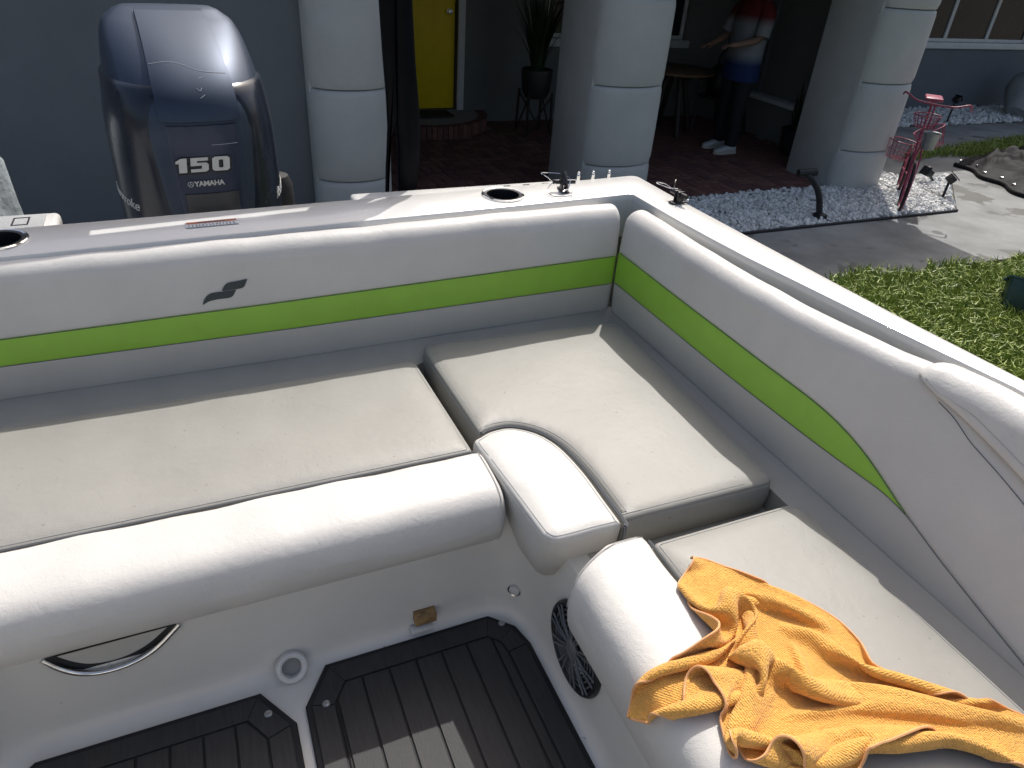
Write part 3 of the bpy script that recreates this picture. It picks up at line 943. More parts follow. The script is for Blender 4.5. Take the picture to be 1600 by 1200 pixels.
# ---- the helm consoles and foredeck behind the photographer: unseen, added to bounce sun aft
for sg in (-1, 1):
    x0, x1 = (0.30, 1.40) if sg > 0 else (-1.40, -0.30)
    con = [[(x0, -1.60, 0.0), (x1, -1.60, 0.0), (x1, -1.05, 0.0), (x0, -1.05, 0.0)], [(x0, -1.60, 0.74), (x1, -1.60, 0.74), (x1, -1.02, 0.74), (x0, -1.02, 0.74)], [(x0, -1.60, 0.92), (x1, -1.60, 0.92), (x1, -1.16, 0.86), (x0, -1.16, 0.86)]]
    V, F = loft(con)
    mesh_obj('unseen_console', V, F, GELCOAT, boat, False)
fd = [(-1.40, -1.20), (1.40, -1.20), (1.36, -2.4), (1.05, -3.4), (0.0, -4.2), (-1.05, -3.4), (-1.36, -2.4)]
V = [Vector((x, y, -0.20 if abs(x) > 0.01 else -0.3)) for x, y in fd] + [Vector((x, y, 0.70)) for x, y in fd]
F = [(i, (i + 1) % 7, 7 + (i + 1) % 7, 7 + i) for i in range(1, 7)] + [tuple(range(7, 14))]
mesh_obj('unseen_foredeck', V, F, GELCOAT, boat, False)

# ================================================================== outboard motor
COWL = mat('cowl_paint', (0.038, 0.055, 0.088), 0.47, metal=0.5, var=(900, 0.3), coat=0.12)
COWL_D = mat('cowl_dark_paint', (0.012, 0.017, 0.032), 0.24, metal=0.0, var=(14, 0.15), coat=0.1, spec=0.4)
COWL_S = mat('cowl_side_paint', (0.013, 0.019, 0.032), 0.26, metal=0.1, var=(14, 0.15), coat=0.15)
COWL_N = mat('cowl_navy_panel', (0.026, 0.038, 0.070), 0.35, metal=0.2, var=(14, 0.1), coat=0.1)
COWL_G = mat('cowl_grey_panel', (0.045, 0.049, 0.058), 0.4, metal=0.3, var=(14, 0.1), coat=0.4)
SILVER = mat('decal_silver', (0.55, 0.56, 0.55), 0.35, metal=0.3)
SCRATCH = mat('scratch', (0.45, 0.48, 0.52), 0.7)
motor = empty('outboard_motor', (0, 0, 0))
mz = [0.30, 0.45, 0.60, 0.75, 0.86, 0.92, 0.96, 1.00, 1.04, 1.078, 1.112, 1.141, 1.163, 1.177, 1.184]
mf = [-0.29, -0.312, -0.328, -0.338, -0.338, -0.330, -0.312, -0.275, -0.220, -0.150, -0.075, 0.005, 0.075, 0.13, 0.18]
mb = [0.34, 0.37, 0.39, 0.40, 0.41, 0.412, 0.412, 0.410, 0.402, 0.388, 0.370, 0.345, 0.31, 0.27, 0.22]
mw = [0.272, 0.276, 0.276, 0.273, 0.268, 0.259, 0.255, 0.250, 0.245, 0.239, 0.231, 0.219, 0.202, 0.175, 0.13]
NE = 2.5
def cowl_at(z, ang):
    f, b, w = interp(z, mz, mf), interp(z, mz, mb), interp(z, mz, mw)
    yc = (f + b) / 2; hy = (b - f) / 2
    c, s = math.cos(ang), math.sin(ang)
    return Vector((w * math.copysign(abs(c) ** (2 / NE), c), yc + hy * math.copysign(abs(s) ** (2 / NE), s), z))
def smooth_z(n):
    return [0.30 + (1.21 - 0.30) * (k / n) for k in range(n + 1)]
zz = list(np.linspace(0.30, 0.90, 14)) + list(np.linspace(0.915, 1.184, 26))
def smi(z, tab):
    return (interp(z - 0.02, mz, tab) + 2 * interp(z, mz, tab) + interp(z + 0.02, mz, tab)) / 4
rings = []
for z in zz:
    f, b, w = smi(z, mf), smi(z, mb), smi(z, mw)
    yc, hy = (f + b) / 2, (b - f) / 2
    r = []
    for k in range(80):
        a = 2 * math.pi * k / 80
        c, s = math.cos(a), math.sin(a)
        r.append((w * math.copysign(abs(c) ** (2 / NE), c), yc + hy * math.copysign(abs(s) ** (2 / NE), s), z))
    rings.append(r)
V, F = loft(rings)
cowl = mesh_obj('cowling', V, F, COWL, motor, True, True, 60)
def front_pt(x, z, off=0.0):
    f, b, w = smi(z, mf), smi(z, mb), smi(z, mw)
    yc, hy = (f + b) / 2, (b - f) / 2
    q = max(0.0, 1 - min(0.999, abs(x) / w) ** NE) ** (1 / NE)
    return Vector((x, yc - hy * q - off, z))
def front_n(x, z):
    e = 0.008
    a = front_pt(x, z + e) - front_pt(x, z - e); b = front_pt(x + e, z) - front_pt(x - e, z)
    n = b.cross(a); n.normalize()
    return n if n.y < 0 or n.z > 0 else -n
def shell(name, zs, half, off, m, parent, cols=16, x0=None):
    V, F = [], []
    n = cols + 5
    for iz, z in enumerate(zs):
        h = half(z)
        ts_ = [-1, -0.985, -0.96] + [-0.96 + 1.92 * k / (cols - 0) for k in range(1, cols)] + [0.96, 0.985, 1.0]
        d = [-0.006, 0.6 * off, off] + [off] * (cols - 1) + [off, 0.6 * off, -0.006]
        n = len(ts_)
        ee = -0.006 - off if iz in (0, len(zs) - 1) else 0
        for t, o_ in zip(ts_, d):
            x = t * h
            V.append(front_pt(x, z) + front_n(x, z) * (o_ + ee))
    for i in range(len(zs) - 1):
        for j in range(n - 1):
            F.append((i * n + j, i * n + j + 1, (i + 1) * n + j + 1, (i + 1) * n + j))
    return mesh_obj(name, V, F, m, parent, True, True, 35)
top_half = lambda z: min(0.62 * smi(z, mw), interp(z, [0.9, 1.0, 1.17], [0.124, 0.124, 0.115]))
tp_ = shell('top_panel', [0.893, 0.898, 0.906] + list(np.linspace(0.92, 1.181, 28)), top_half, 0.015, COWL, cowl)
fp_ = shell('front_panel', [0.32, 0.325, 0.335] + list(np.linspace(0.36, 0.87, 18)) + [0.880, 0.886, 0.890], lambda z: interp(z, [0.3, 0.9], [0.088, 0.112]), 0.004, COWL_N, cowl)
shell('badge_panel', [0.335, 0.34, 0.345] + list(np.linspace(0.36, 0.655, 10)) + [0.662, 0.665], lambda z: interp(z, [0.3, 0.67], [0.079, 0.088]), 0.0085, COWL_G, fp_)
# side covers, standing proud of the cowling
for sg in (-1, 1):
    V, F = [], []
    zs = [0.32, 0.325, 0.335] + list(np.linspace(0.36, 0.93, 18)) + [0.965, 0.985, 0.993, 1.0]
    ysd = [-0.30, -0.297, -0.288, -0.272] + list(np.linspace(-0.25, 0.27, 18)) + [0.29, 0.297, 0.30]
    n = len(ysd)
    for iz, z in enumerate(zs):
        f, b, w = smi(z, mf), smi(z, mb), smi(z, mw)
        yc, hy = (f + b) / 2, (b - f) / 2
        for iy, y in enumerate(ysd):
            yy = y + (0.06 * max(0, z - 0.75) * (1 if y < 0 else 0))
            u = min(0.999, abs((yy - yc) / hy))
            x = w * (1 - u ** NE) ** (1 / NE)
            o_ = 0.011
            if iz in (0, len(zs) - 1) or iy in (0, n - 1): o_ = -0.004
            elif iz in (1, len(zs) - 2) or iy in (1, n - 2): o_ = 0.007
            V.append(Vector((sg * (x + o_), yy, z)))
    for i in range(len(zs) - 1):
        for j in range(n - 1):
            F.append((i * n + j, i * n + j + 1, (i + 1) * n + j + 1, (i + 1) * n + j))
    sc_ = mesh_obj('side_cover', V, F, COWL_S, cowl, True, True, 35)
    # script lettering low on the side cover
    lt = text_mesh('side_lettering', 'fourstroke', 0.052, SILVER, sc_, Matrix.Identity(4), 0.0008, 0.0, 0.35, 0.95)
    for v in lt.data.vertices:
        yy = (-0.115 + v.co.x) if sg > 0 else (-0.115 - v.co.x)
        z = 0.592 + v.co.y + 0.10 * (-v.co.x if sg < 0 else v.co.x)
        f, b, w = smi(z, mf), smi(z, mb), smi(z, mw)
        yc, hy = (f + b) / 2, (b - f) / 2
        u = min(0.999, abs((yy - yc) / hy))
        v.co = Vector((sg * (w * (1 - u ** NE) ** (1 / NE) + 0.0125 + v.co.z), yy, z))
# front lettering
fy = front_pt(0, 0.62).y - 0.012
def fm(x, z, y=fy): return Matrix(((1, 0, 0, x), (0, 0, -1, y), (0, 1, 0, z), (0, 0, 0, 1)))
def block_number(name, m, dx, dz, y, grow, depth):
    """wide block numerals 1 5 0, sheared like italics"""
    one = [(0.22, 0), (0.66, 0), (0.66, 1), (0.34, 1), (0.04, 0.80), (0.04, 0.64), (0.22, 0.66)]
    five = [(0, 0), (0.86, 0), (1, 0.12), (1, 0.52), (0.86, 0.64), (0.36, 0.64), (0.36, 0.78), (0.98, 0.78), (0.98, 1), (0, 1), (0, 0.44), (0.62, 0.44), (0.62, 0.22), (0, 0.22)]
    zo = [(0.14, 0), (0.86, 0), (1, 0.13), (1, 0.87), (0.86, 1), (0.14, 1), (0, 0.87), (0, 0.13)]
    zi = [(0.40, 0.22), (0.60, 0.22), (0.63, 0.26), (0.63, 0.74), (0.60, 0.78), (0.40, 0.78), (0.37, 0.74), (0.37, 0.26)]
    W_, H_ = 0.056, 0.047
    def T(p, ox):
        return Vector((ox + p[0] * W_ + 0.10 * p[1] * H_ + dx, p[1] * H_ + dz))
    V, F = [], []
    def solid(loop):
        n = len(loop); b0 = len(V)
        V.extend([Vector((p.x, y, p.y)) for p in loop] + [Vector((p.x, y - depth, p.y)) for p in loop])
        F.append(tuple(b0 + n + i for i in range(n)))
        F.extend([(b0 + i, b0 + (i + 1) % n, b0 + n + (i + 1) % n, b0 + n + i) for i in range(n)])
    solid(offset_poly([T(p, -0.083) for p in one], -grow))
    solid(offset_poly([T(p, -0.034) for p in five], -grow))
    o = offset_poly([T(p, 0.034) for p in zo], -grow); i_ = offset_poly([T(p, 0.034) for p in zi], grow)
    n = 8; b0 = len(V)
    for lp__ in (o, i_):
        V.extend([Vector((p.x, y, p.y)) for p in lp__] + [Vector((p.x, y - depth, p.y)) for p in lp__])
    for k in range(n):
        k2 = (k + 1) % n
        F.extend([(b0 + n + k, b0 + n + k2, b0 + 3 * n + k2, b0 + 3 * n + k), (b0 + k, b0 + k2, b0 + n + k2, b0 + n + k), (b0 + 2 * n + k, b0 + 2 * n + k2, b0 + 3 * n + k2, b0 + 3 * n + k)])
    return mesh_obj(name, V, F, m, fp_, False)
block_number('number_backing', BLACK_GLOSS, -0.021, 0.737, fy - 0.001, 0.0045, 0.003)  # dark backing of the numerals, part of the decal
block_number('number', SILVER, -0.024, 0.740, fy - 0.0042, 0.0, 0.0025)
text_mesh('maker_name', 'YAMAHA', 0.024, SILVER, fp_, fm(-0.006, 0.692, fy - 0.0055), 0.0008, 0.0008, 0, 0.95)
ring_pts = [(-0.066 + 0.0085 * math.cos(a), fy - 0.0065, 0.700 + 0.0085 * math.sin(a)) for a in np.linspace(0, 2 * math.pi, 25)[:-1]]
tube('maker_emblem', ring_pts, 0.0011, SILVER, fp_, 5, True)
for a in (90, 210, 330):
    r_ = math.radians(a)
    tube('maker_emblem', [(-0.066, fy - 0.0065, 0.700), (-0.066 + 0.0078 * math.cos(r_), fy - 0.0065, 0.700 + 0.0078 * math.sin(r_))], 0.0012, SILVER, fp_, 5)
# scratches on the top panel
def scr(pts):
    c = catmull([(a, b, 0) for a, b in pts], 6)
    tube('scratch', [front_pt(q.x, q.y) + front_n(q.x, q.y) * 0.0152 for q in c], 0.0009, SCRATCH, tp_, 5)
scr([(-0.112, 1.042), (-0.06, 1.048), (-0.02, 1.042), (0.03, 1.026), (0.108, 1.018)])
scr([(0.02, 1.008), (0.038, 1.012)])
scr([(0.005, 0.985), (0.016, 0.978), (0.022, 0.985)])
scr([(0.012, 0.96), (0.028, 0.968)])
tube('scratch', [front_pt(x, 0.825) + Vector((0, -0.0065, 0)) for x in np.linspace(0.02, 0.105, 8)], 0.0008, SCRATCH, fp_, 5)
# lower works (abaft the transom, below the deck line)
bm = bmesh.new()
add_box(bm, (-0.15, -0.24, 0.10), (0.15, 0.28, 0.31), 0.05, 3)
add_box(bm, (-0.075, -0.12, -0.36), (0.075, 0.20, 0.14), 0.04, 3)
bm_obj('midsection', bm, COWL_D, motor)
bm = bmesh.new()
add_box(bm, (-0.16, -0.46, 0.08), (-0.09, -0.12, 0.30), 0.02, 2)
add_box(bm, (0.09, -0.46, 0.08), (0.16, -0.12, 0.30), 0.02, 2)
add_box(bm, (-0.19, -0.78, -0.10), (0.19, -0.42, 0.40), 0.03, 2)
bm_obj('clamp_bracket', bm, BLACK_PLASTIC, motor)
lathe('gearcase', [(0.0, -0.26), (0.035, -0.22), (0.058, -0.12), (0.062, 0.05), (0.05, 0.18), (0.03, 0.24), (0, 0.25)], COWL_D, motor, 20, Matrix.Translation((0, 0.06, -0.38)) @ Matrix.Rotation(math.radians(-90), 4, 'X'), cap=False)
V, F = loft([[(-0.012, -0.10, -0.40), (0.012, -0.10, -0.40), (0.006, 0.12, -0.40), (-0.006, 0.12, -0.40)], [(-0.006, -0.02, -0.58), (0.006, -0.02, -0.58), (0.004, 0.08, -0.58), (-0.004, 0.08, -0.58)]])
mesh_obj('skeg', V, F, COWL_D, motor, False)
for k_ in range(3):
    a = math.radians(120 * k_ + 20)
    Mx = Matrix.Translation((0, 0.32, -0.38)) @ Matrix.Rotation(a, 4, 'Y') @ Matrix.Rotation(math.radians(28), 4, 'Z')
    V, F = loft([[Mx @ Vector((-w_, -0.004, z)) for w_ in (0.02,)] + [Mx @ Vector((w_, -0.004, z)), Mx @ Vector((w_, 0.004, z)), Mx @ Vector((-w_, 0.004, z))] for w_, z in ((0.02, 0.03), (0.05, 0.09), (0.055, 0.14), (0.03, 0.18))])
    mesh_obj('propeller_blade', V, F, STEEL, motor, False)
# round tilt-cylinder cover peeping out on the right
lathe('steering_boot', [(0.0, -0.10), (0.05, -0.09), (0.065, -0.04), (0.065, 0.05), (0.05, 0.09), (0, 0.10)], RUBBER, motor, 22, Matrix.Translation((0.275, -0.02, 0.52)), cap=False)
motor.location = (0.016, 2.945, 0)
motor.rotation_euler = (0, 0, math.radians(5))
tag(motor, 'blue grey outboard motor marked 150 with scratched cowling, behind the transom', 'outboard motor')

# ================================================================== folding shallow water anchor
ANCH = mat('anchor_black', (0.004, 0.0045, 0.006), 0.35, var=(12, 0.2), bumps=[('noise', 80, 0.1, 0.001)], spec=0.06)
anchor = empty('pole_anchor')
def blade(name, outline, y0, y1, parent, bev=0.012):
    """outline in (x, z), extruded in y, with rounded edges"""
    pts = subdivide_poly([Vector(p) for p in outline], 0.05)
    area = sum(pts[i - 1].x * pts[i].y - pts[i].x * pts[i - 1].y for i in range(len(pts)))
    if area < 0: pts.reverse()
    rr = []
    for ins, y in ((bev, y0), (bev * 0.3, y0 + bev * 0.3), (0, y0 + bev), (0, y1 - bev), (bev * 0.3, y1 - bev * 0.3), (bev, y1)):
        rr.append([(p.x, y, p.y) for p in offset_poly(pts, ins)])
    V, F = loft(rr)
    return mesh_obj(name, V, F, ANCH, parent, True, True, 50)
lo_arm = [(0.636, 0.40), (0.694, 0.40), (0.696, 0.70), (0.708, 0.80), (0.712, 0.88), (0.709, 0.98), (0.697, 1.12), (0.688, 1.30), (0.686, 1.41), (0.636, 1.41), (0.636, 1.30), (0.634, 1.05), (0.632, 0.95), (0.636, 0.85)]
blade('lower_arm', lo_arm, 2.335, 2.378, anchor)
th_arm = [(0.572, 0.40), (0.588, 0.40), (0.602, 0.80), (0.615, 0.90), (0.634, 0.955), (0.632, 1.30), (0.632, 1.40), (0.590, 1.40), (0.588, 1.30), (0.594, 1.15), (0.602, 1.02), (0.604, 0.93), (0.592, 0.74)]
blade('link_arm', th_arm, 2.340, 2.370, anchor, 0.006)
box('mounting_bracket', (0.56, 2.13, 0.20), (0.72, 2.42, 0.45), ANCH, anchor, 0.02, 2)
# added unseen slabs above the stern, cut to cast the slotted deck shadow
HB = 1.40 - DZ
ox, oy = SUN.x / SUN.z * HB, SUN.y / SUN.z * HB
def slab(name, outline, parent, z0=1.388, z1=1.412):
    pts = [Vector((p[0] + ox, p[1] + oy)) for p in outline]
    area = sum(pts[i - 1].x * pts[i].y - pts[i].x * pts[i - 1].y for i in range(len(pts)))
    if area < 0: pts.reverse()
    V, F = loft([[(p.x, p.y, z0) for p in pts], [(p.x, p.y, z1) for p in pts]])
    return mesh_obj(name, V, F, ANCH, parent, False)
slab('shadow_caster', [(-0.75, 1.975), (-0.30, 2.010), (0.44, 2.100), (0.44, 2.128), (-0.30, 2.100), (-0.75, 2.062)], anchor)
slab('shadow_caster', [(-0.75, 1.855), (-0.30, 1.885), (0.30, 1.905), (0.41, 1.930), (0.445, 1.955), (0.445, 2.055), (-0.27, 1.968), (-0.75, 1.925)], anchor)
slab('caster_link', [(-0.75, 1.91), (-0.28, 1.955), (-0.28, 2.02), (-0.75, 1.99)], anchor, 1.384, 1.408)
endc = catmull([(0.435, 1.945, 0), (0.475, 1.972, 0), (0.535, 2.035, 0), (0.590, 2.085, 0), (0.615, 2.130, 0)], 5)
slab('caster_end', [(p.x, p.y) for p in endc] + [(0.600, 2.165), (0.45, 2.135), (0.437, 2.095), (0.455, 2.098), (0.530, 2.122), (0.540, 2.112), (0.465, 2.066), (0.437, 2.058)], anchor, 1.380, 1.404)
box('caster_mount', (0.595, 2.31, 1.375), (0.70, 2.44, 1.42), ANCH, anchor, 0.02, 2)
tag(anchor, 'tall black folding pole anchor standing outside the transom beside the motor', 'anchor')
rebase(anchor, (0.64, 2.36, 0.20))

# ================================================================== towel: a small cloth relaxation over the seat
TOWEL = mat('towel_terry', (0.84, 0.44, 0.10), 0.95, var=(55, 0.10), sheen=0.25, spec=0.1)
def towel_nodes():
    nt = TOWEL.node_tree; N, L = nt.nodes, nt.links
    uv = N.new('ShaderNodeUVMap')
    w = N.new('ShaderNodeTexWave'); w.bands_direction = 'X'; w.inputs['Scale'].default_value = 78; w.inputs['Distortion'].default_value = 2.2; w.inputs['Detail Scale'].default_value = 9
    v = N.new('ShaderNodeTexVoronoi'); v.inputs['Scale'].default_value = 290
    ns = N.new('ShaderNodeTexNoise'); ns.inputs['Scale'].default_value = 420; ns.inputs['Detail'].default_value = 2
    for t in (w, v, ns): L.new(uv.outputs['UV'], t.inputs['Vector'])
    ad = N.new('ShaderNodeMath'); ad.operation = 'MULTIPLY_ADD'; ad.inputs[1].default_value = 0.55
    a2 = N.new('ShaderNodeMath'); a2.operation = 'MULTIPLY_ADD'; a2.inputs[1].default_value = -1.1
    L.new(w.outputs['Fac'], ad.inputs[0]); L.new(ns.outputs['Fac'], ad.inputs[2])
    L.new(v.outputs['Distance'], a2.inputs[0]); L.new(ad.outputs[0], a2.inputs[2])
    bp = N.new('ShaderNodeBump'); bp.inputs['Strength'].default_value = 0.9; bp.inputs['Distance'].default_value = 0.0022
    L.new(a2.outputs[0], bp.inputs['Height'])
    L.new(bp.outputs['Normal'], N['Principled BSDF'].inputs['Normal'])
towel_nodes()
HEM = mat('towel_hem', (0.72, 0.38, 0.17), 0.9, bumps=[('noise', 700, 0.6, 0.001)])
TOWEL_OUT = np.array([(0.512, 0.552), (0.574, 0.579), (0.632, 0.567), (0.727, 0.569), (0.730, 0.617), (0.728, 0.680), (0.741, 0.748), (0.771, 0.774), (0.798, 0.775), (0.835, 0.749), (0.888, 0.673), (0.935, 0.617), (0.977, 0.542), (0.978, 0.491), (0.952, 0.455), (0.926, 0.456), (0.991, 0.391), (1.068, 0.325), (1.133, 0.278), (1.195, 0.210), (1.116, 0.142), (1.064, 0.188), (1.002, 0.246), (0.954, 0.284), (0.864, 0.305), (0.815, 0.330), (0.769, 0.292), (0.684, 0.309), (0.679, 0.352), (0.634, 0.373), (0.615, 0.390), (0.618, 0.430), (0.634, 0.461), (0.570, 0.495), (0.522, 0.534)])

def towel_sim():
    NU, NV = 80, 112
    LU, LV = 0.50, 0.70
    u = np.linspace(0, LU, NU); v = np.linspace(0, LV, NV)
    UU, VV = np.meshgrid(u, v, indexing='ij')
    anchors = np.array([  # u, v, x, y, z : the four corners, then the edges
        [0.00, 0.00, 0.530, 0.548, 0.43], [1.00, 0.00, 0.782, 0.768, 0.44], [1.00, 1.00, 1.180, 0.200, 0.44], [0.00, 1.00, 0.700, 0.318, 0.44],
        [0.25, 0.00, 0.620, 0.565, 0.45], [0.50, 0.00, 0.728, 0.590, 0.46], [0.75, 0.00, 0.738, 0.700, 0.45],
        [1.00, 0.22, 0.890, 0.660, 0.44], [1.00, 0.42, 0.972, 0.510, 0.45], [1.00, 0.52, 0.940, 0.450, 0.45], [1.00, 0.75, 1.070, 0.315, 0.44],
        [0.00, 0.22, 0.600, 0.490, 0.46], [0.00, 0.45, 0.638, 0.450, 0.46], [0.00, 0.75, 0.630, 0.385, 0.45],
        [0.50, 1.00, 0.930, 0.290, 0.45], [0.25, 1.00, 0.780, 0.300, 0.45],
        [0.45, 0.30, 0.760, 0.540, 0.51], [0.50, 0.60, 0.860, 0.410, 0.51], [0.75, 0.30, 0.850, 0.580, 0.48], [0.25, 0.55, 0.710, 0.430, 0.50], [0.75, 0.8, 1.00, 0.31, 0.48]])
    anchors[:, 0] *= LU; anchors[:, 1] *= LV
    A = anchors[:, :2]; n = len(A)
    def phi(r): return np.where(r > 1e-9, r * r * np.log(r + 1e-12), 0)
    K = phi(np.linalg.norm(A[:, None] - A[None], axis=2)) + np.eye(n) * 1e-4
    Pm = np.hstack([np.ones((n, 1)), A])
    M = np.block([[K, Pm], [Pm.T, np.zeros((3, 3))]])
    sol_ = np.linalg.solve(M, np.vstack([anchors[:, 2:], np.zeros((3, 3))]))
    Q = np.stack([UU.ravel(), VV.ravel()], 1)
    X = phi(np.linalg.norm(Q[:, None] - A[None], axis=2)) @ sol_[:n] + np.hstack([np.ones((len(Q), 1)), Q]) @ sol_[n:]
    r2 = np.random.default_rng(TOWEL_SEED)
    z = np.zeros(len(Q))
    for _ in range(16):
        th = r2.uniform(0, math.pi); k = r2.uniform(18, 55); ph = r2.uniform(0, 6.28)
        z += np.sin(k * (Q[:, 0] * math.cos(th) + Q[:, 1] * math.sin(th)) + ph) * 0.010 * 22 / k
    X[:, 2] = 0.455 + np.maximum(z, -0.012) + 0.014
    X = X.reshape(NU, NV, 3)
    V_ = np.zeros_like(X)
    du, dv = LU / (NU - 1), LV / (NV - 1)
    dd = math.hypot(du, dv)
    pin_i = [(int(round(a[0] / LU * (NU - 1))), int(round(a[1] / LV * (NV - 1)))) for a in anchors[:16]]
    pin_t = anchors[:16, 2:]
    def support(P):
        x = P[..., 0]
        return np.interp(x, [0.50, 0.545, 0.556, 0.562, 0.574, 0.598, 0.636, 0.680, 0.75], [0.36, 0.372, 0.388, 0.402, 0.424, 0.4385, 0.4455, 0.4465, 0.4455])
    E1 = TOWEL_OUT; E2 = np.roll(E1, -1, axis=0); ED = E2 - E1; EL = (ED ** 2).sum(1)
    def contain(P, k):
        p = P.reshape(-1, 3)[:, :2]
        cr = ((E1[None, :, 1] > p[:, None, 1]) != (E2[None, :, 1] > p[:, None, 1])) & (p[:, None, 0] < ED[None, :, 0] * (p[:, None, 1] - E1[None, :, 1]) / np.where(np.abs(ED[None, :, 1]) < 1e-9, 1e-9, ED[None, :, 1]) + E1[None, :, 0])
        out = np.nonzero(cr.sum(1) % 2 == 0)[0]
        if len(out) == 0: return
        q = p[out]
        t = np.clip(((q[:, None] - E1[None]) * ED[None]).sum(2) / EL[None], 0, 1)
        near = E1[None] + ED[None] * t[..., None]
        d = ((near - q[:, None]) ** 2).sum(2)
        b = near[np.arange(len(q)), d.argmin(1)]
        P.reshape(-1, 3)[out, :2] += (b - q) * k
    def con(P, a, b, rest, k):
        d = P[b] - P[a]
        l = np.sqrt((d * d).sum(-1, keepdims=True)) + 1e-9
        c = d * (0.5 * k * (l - rest) / l)
        P[a] += c; P[b] -= c
    S = np.s_
    pairs = []
    for par in (0, 1):
        pairs.append((S[par:NU - 1:2, :], S[par + 1:NU:2, :], du, 1.0))
        pairs.append((S[:, par:NV - 1:2], S[:, par + 1:NV:2], dv, 1.0))
    for a0 in (0, 1):
        pairs.append((S[a0:NU - 1:2, :-1], S[a0 + 1:NU:2, 1:], dd, 0.25))
        pairs.append((S[a0:NU - 1:2, 1:], S[a0 + 1:NU:2, :-1], dd, 0.25))
    for s_, kb in ((2, 0.12), (4, 0.06), (7, 0.03)):
        for off in range(0, 2 * s_):
            ia = np.arange(off, NU - s_, 2 * s_)
            if len(ia): pairs.append((np.ix_(ia, np.arange(NV)), np.ix_(ia + s_, np.arange(NV)), du * s_, kb))
            ja = np.arange(off, NV - s_, 2 * s_)
            if len(ja): pairs.append((np.ix_(np.arange(NU), ja), np.ix_(np.arange(NU), ja + s_), dv * s_, kb))
    idx = np.arange(NU * NV)
    gi, gj = np.divmod(idx, NV)
    gi, gj = gi.tolist(), gj.tolist()
    STEPS = 110
    for step in range(STEPS):
        V_[..., 2] -= 0.0003
        V_ *= 0.92
        Pn = X + V_
        for it in range(7):
            for a, b, rest, k in pairs:
                con(Pn, a, b, rest, k)
            kp = 0.5 if step < 60 else 0.15
            for (i, j), t in zip(pin_i, pin_t):
                Pn[i, j, :2] += (t[:2] - Pn[i, j, :2]) * kp
                if step < 40: Pn[i, j, 2] += (t[2] - Pn[i, j, 2]) * kp * 0.5
            h = support(Pn)
            Pn[..., 2] = np.maximum(Pn[..., 2], h)
        contain(Pn, 0.35)
        if step % 3 == 0 or step > STEPS - 8:
            flat = Pn.reshape(-1, 3)
            kd = kdtree.KDTree(len(flat))
            for i, p in enumerate(flat.tolist()): kd.insert(p, i)
            kd.balance()
            th = 0.0078
            I, J, D = [], [], []
            for i, p in enumerate(flat.tolist()):
                for (co_, j, d) in kd.find_range(p, th):
                    if j > i and d > 1e-6 and (abs(gi[i] - gi[j]) > 3 or abs(gj[i] - gj[j]) > 3):
                        I.append(i); J.append(j); D.append(d)
            push = np.zeros_like(flat)
            if I:
                I = np.array(I); J = np.array(J); D = np.array(D)[:, None]
                dvec = (flat[I] - flat[J]) * ((th - D) * 0.35 / D)
                np.add.at(push, I, dvec); np.add.at(push, J, -dvec)
            ln_ = np.linalg.norm(push, axis=1, keepdims=True)
            push *= np.minimum(1, 0.004 / (ln_ + 1e-9))
            Pn = (flat + push).reshape(NU, NV, 3)
            Pn[..., 2] = np.maximum(Pn[..., 2], support(Pn))
        V_ = Pn - X
        sp_ = np.linalg.norm(V_, axis=-1, keepdims=True)
        V_ *= np.minimum(1, 0.006 / (sp_ + 1e-9))
        onf = Pn[..., 2] < support(Pn) + 0.002
        V_[..., :2] *= np.where(onf, 0.35, 1.0)[..., None]
        X = Pn
    return X, NU, NV, LU, LV
TOWEL_SEED = 9
X, NU, NV, LU, LV = towel_sim()
verts = [tuple(p) for p in X.reshape(-1, 3)]
faces = [(i * NV + j, (i + 1) * NV + j, (i + 1) * NV + j + 1, i * NV + j + 1) for i in range(NU - 1) for j in range(NV - 1)]
me = bpy.data.meshes.new('towel')
me.from_pydata(verts, [], faces)
uvl = me.uv_layers.new(name='UVMap')
lv = np.zeros(len(me.loops), dtype=np.int32); me.loops.foreach_get('vertex_index', lv)
uvs = np.stack([(lv // NV) / (NU - 1) * LU, (lv % NV) / (NV - 1) * LV], 1).astype(np.float32)
uvl.data.foreach_set('uv', uvs.ravel())
towel = finish('towel', me, TOWEL, None, True)
md = towel.modifiers.new('sub', 'SUBSURF'); md.levels = 1; md.render_levels = 1
md = towel.modifiers.new('thick', 'SOLIDIFY'); md.thickness = 0.0026; md.offset = 0
dg = bpy.context.evaluated_depsgraph_get()
me2 = bpy.data.meshes.new_from_object(towel.evaluated_get(dg))
towel.modifiers.clear(); towel.data = me2
me2.polygons.foreach_set('use_smooth', [True] * len(me2.polygons))
loop = [X[i, 0] for i in range(NU)] + [X[NU - 1, j] for j in range(1, NV)] + [X[i, NV - 1] for i in range(NU - 2, -1, -1)] + [X[0, j] for j in range(NV - 2, 0, -1)]
lp_ = np.array(loop); lp_ = (np.roll(lp_, 1, 0) + 2 * lp_ + np.roll(lp_, -1, 0)) / 4
hem = tube('hem', [Vector(p) for p in lp_], 0.0024, HEM, towel, 6, True)
tag(towel, 'crumpled orange microfibre towel lying across the side seat and its roll', 'towel')

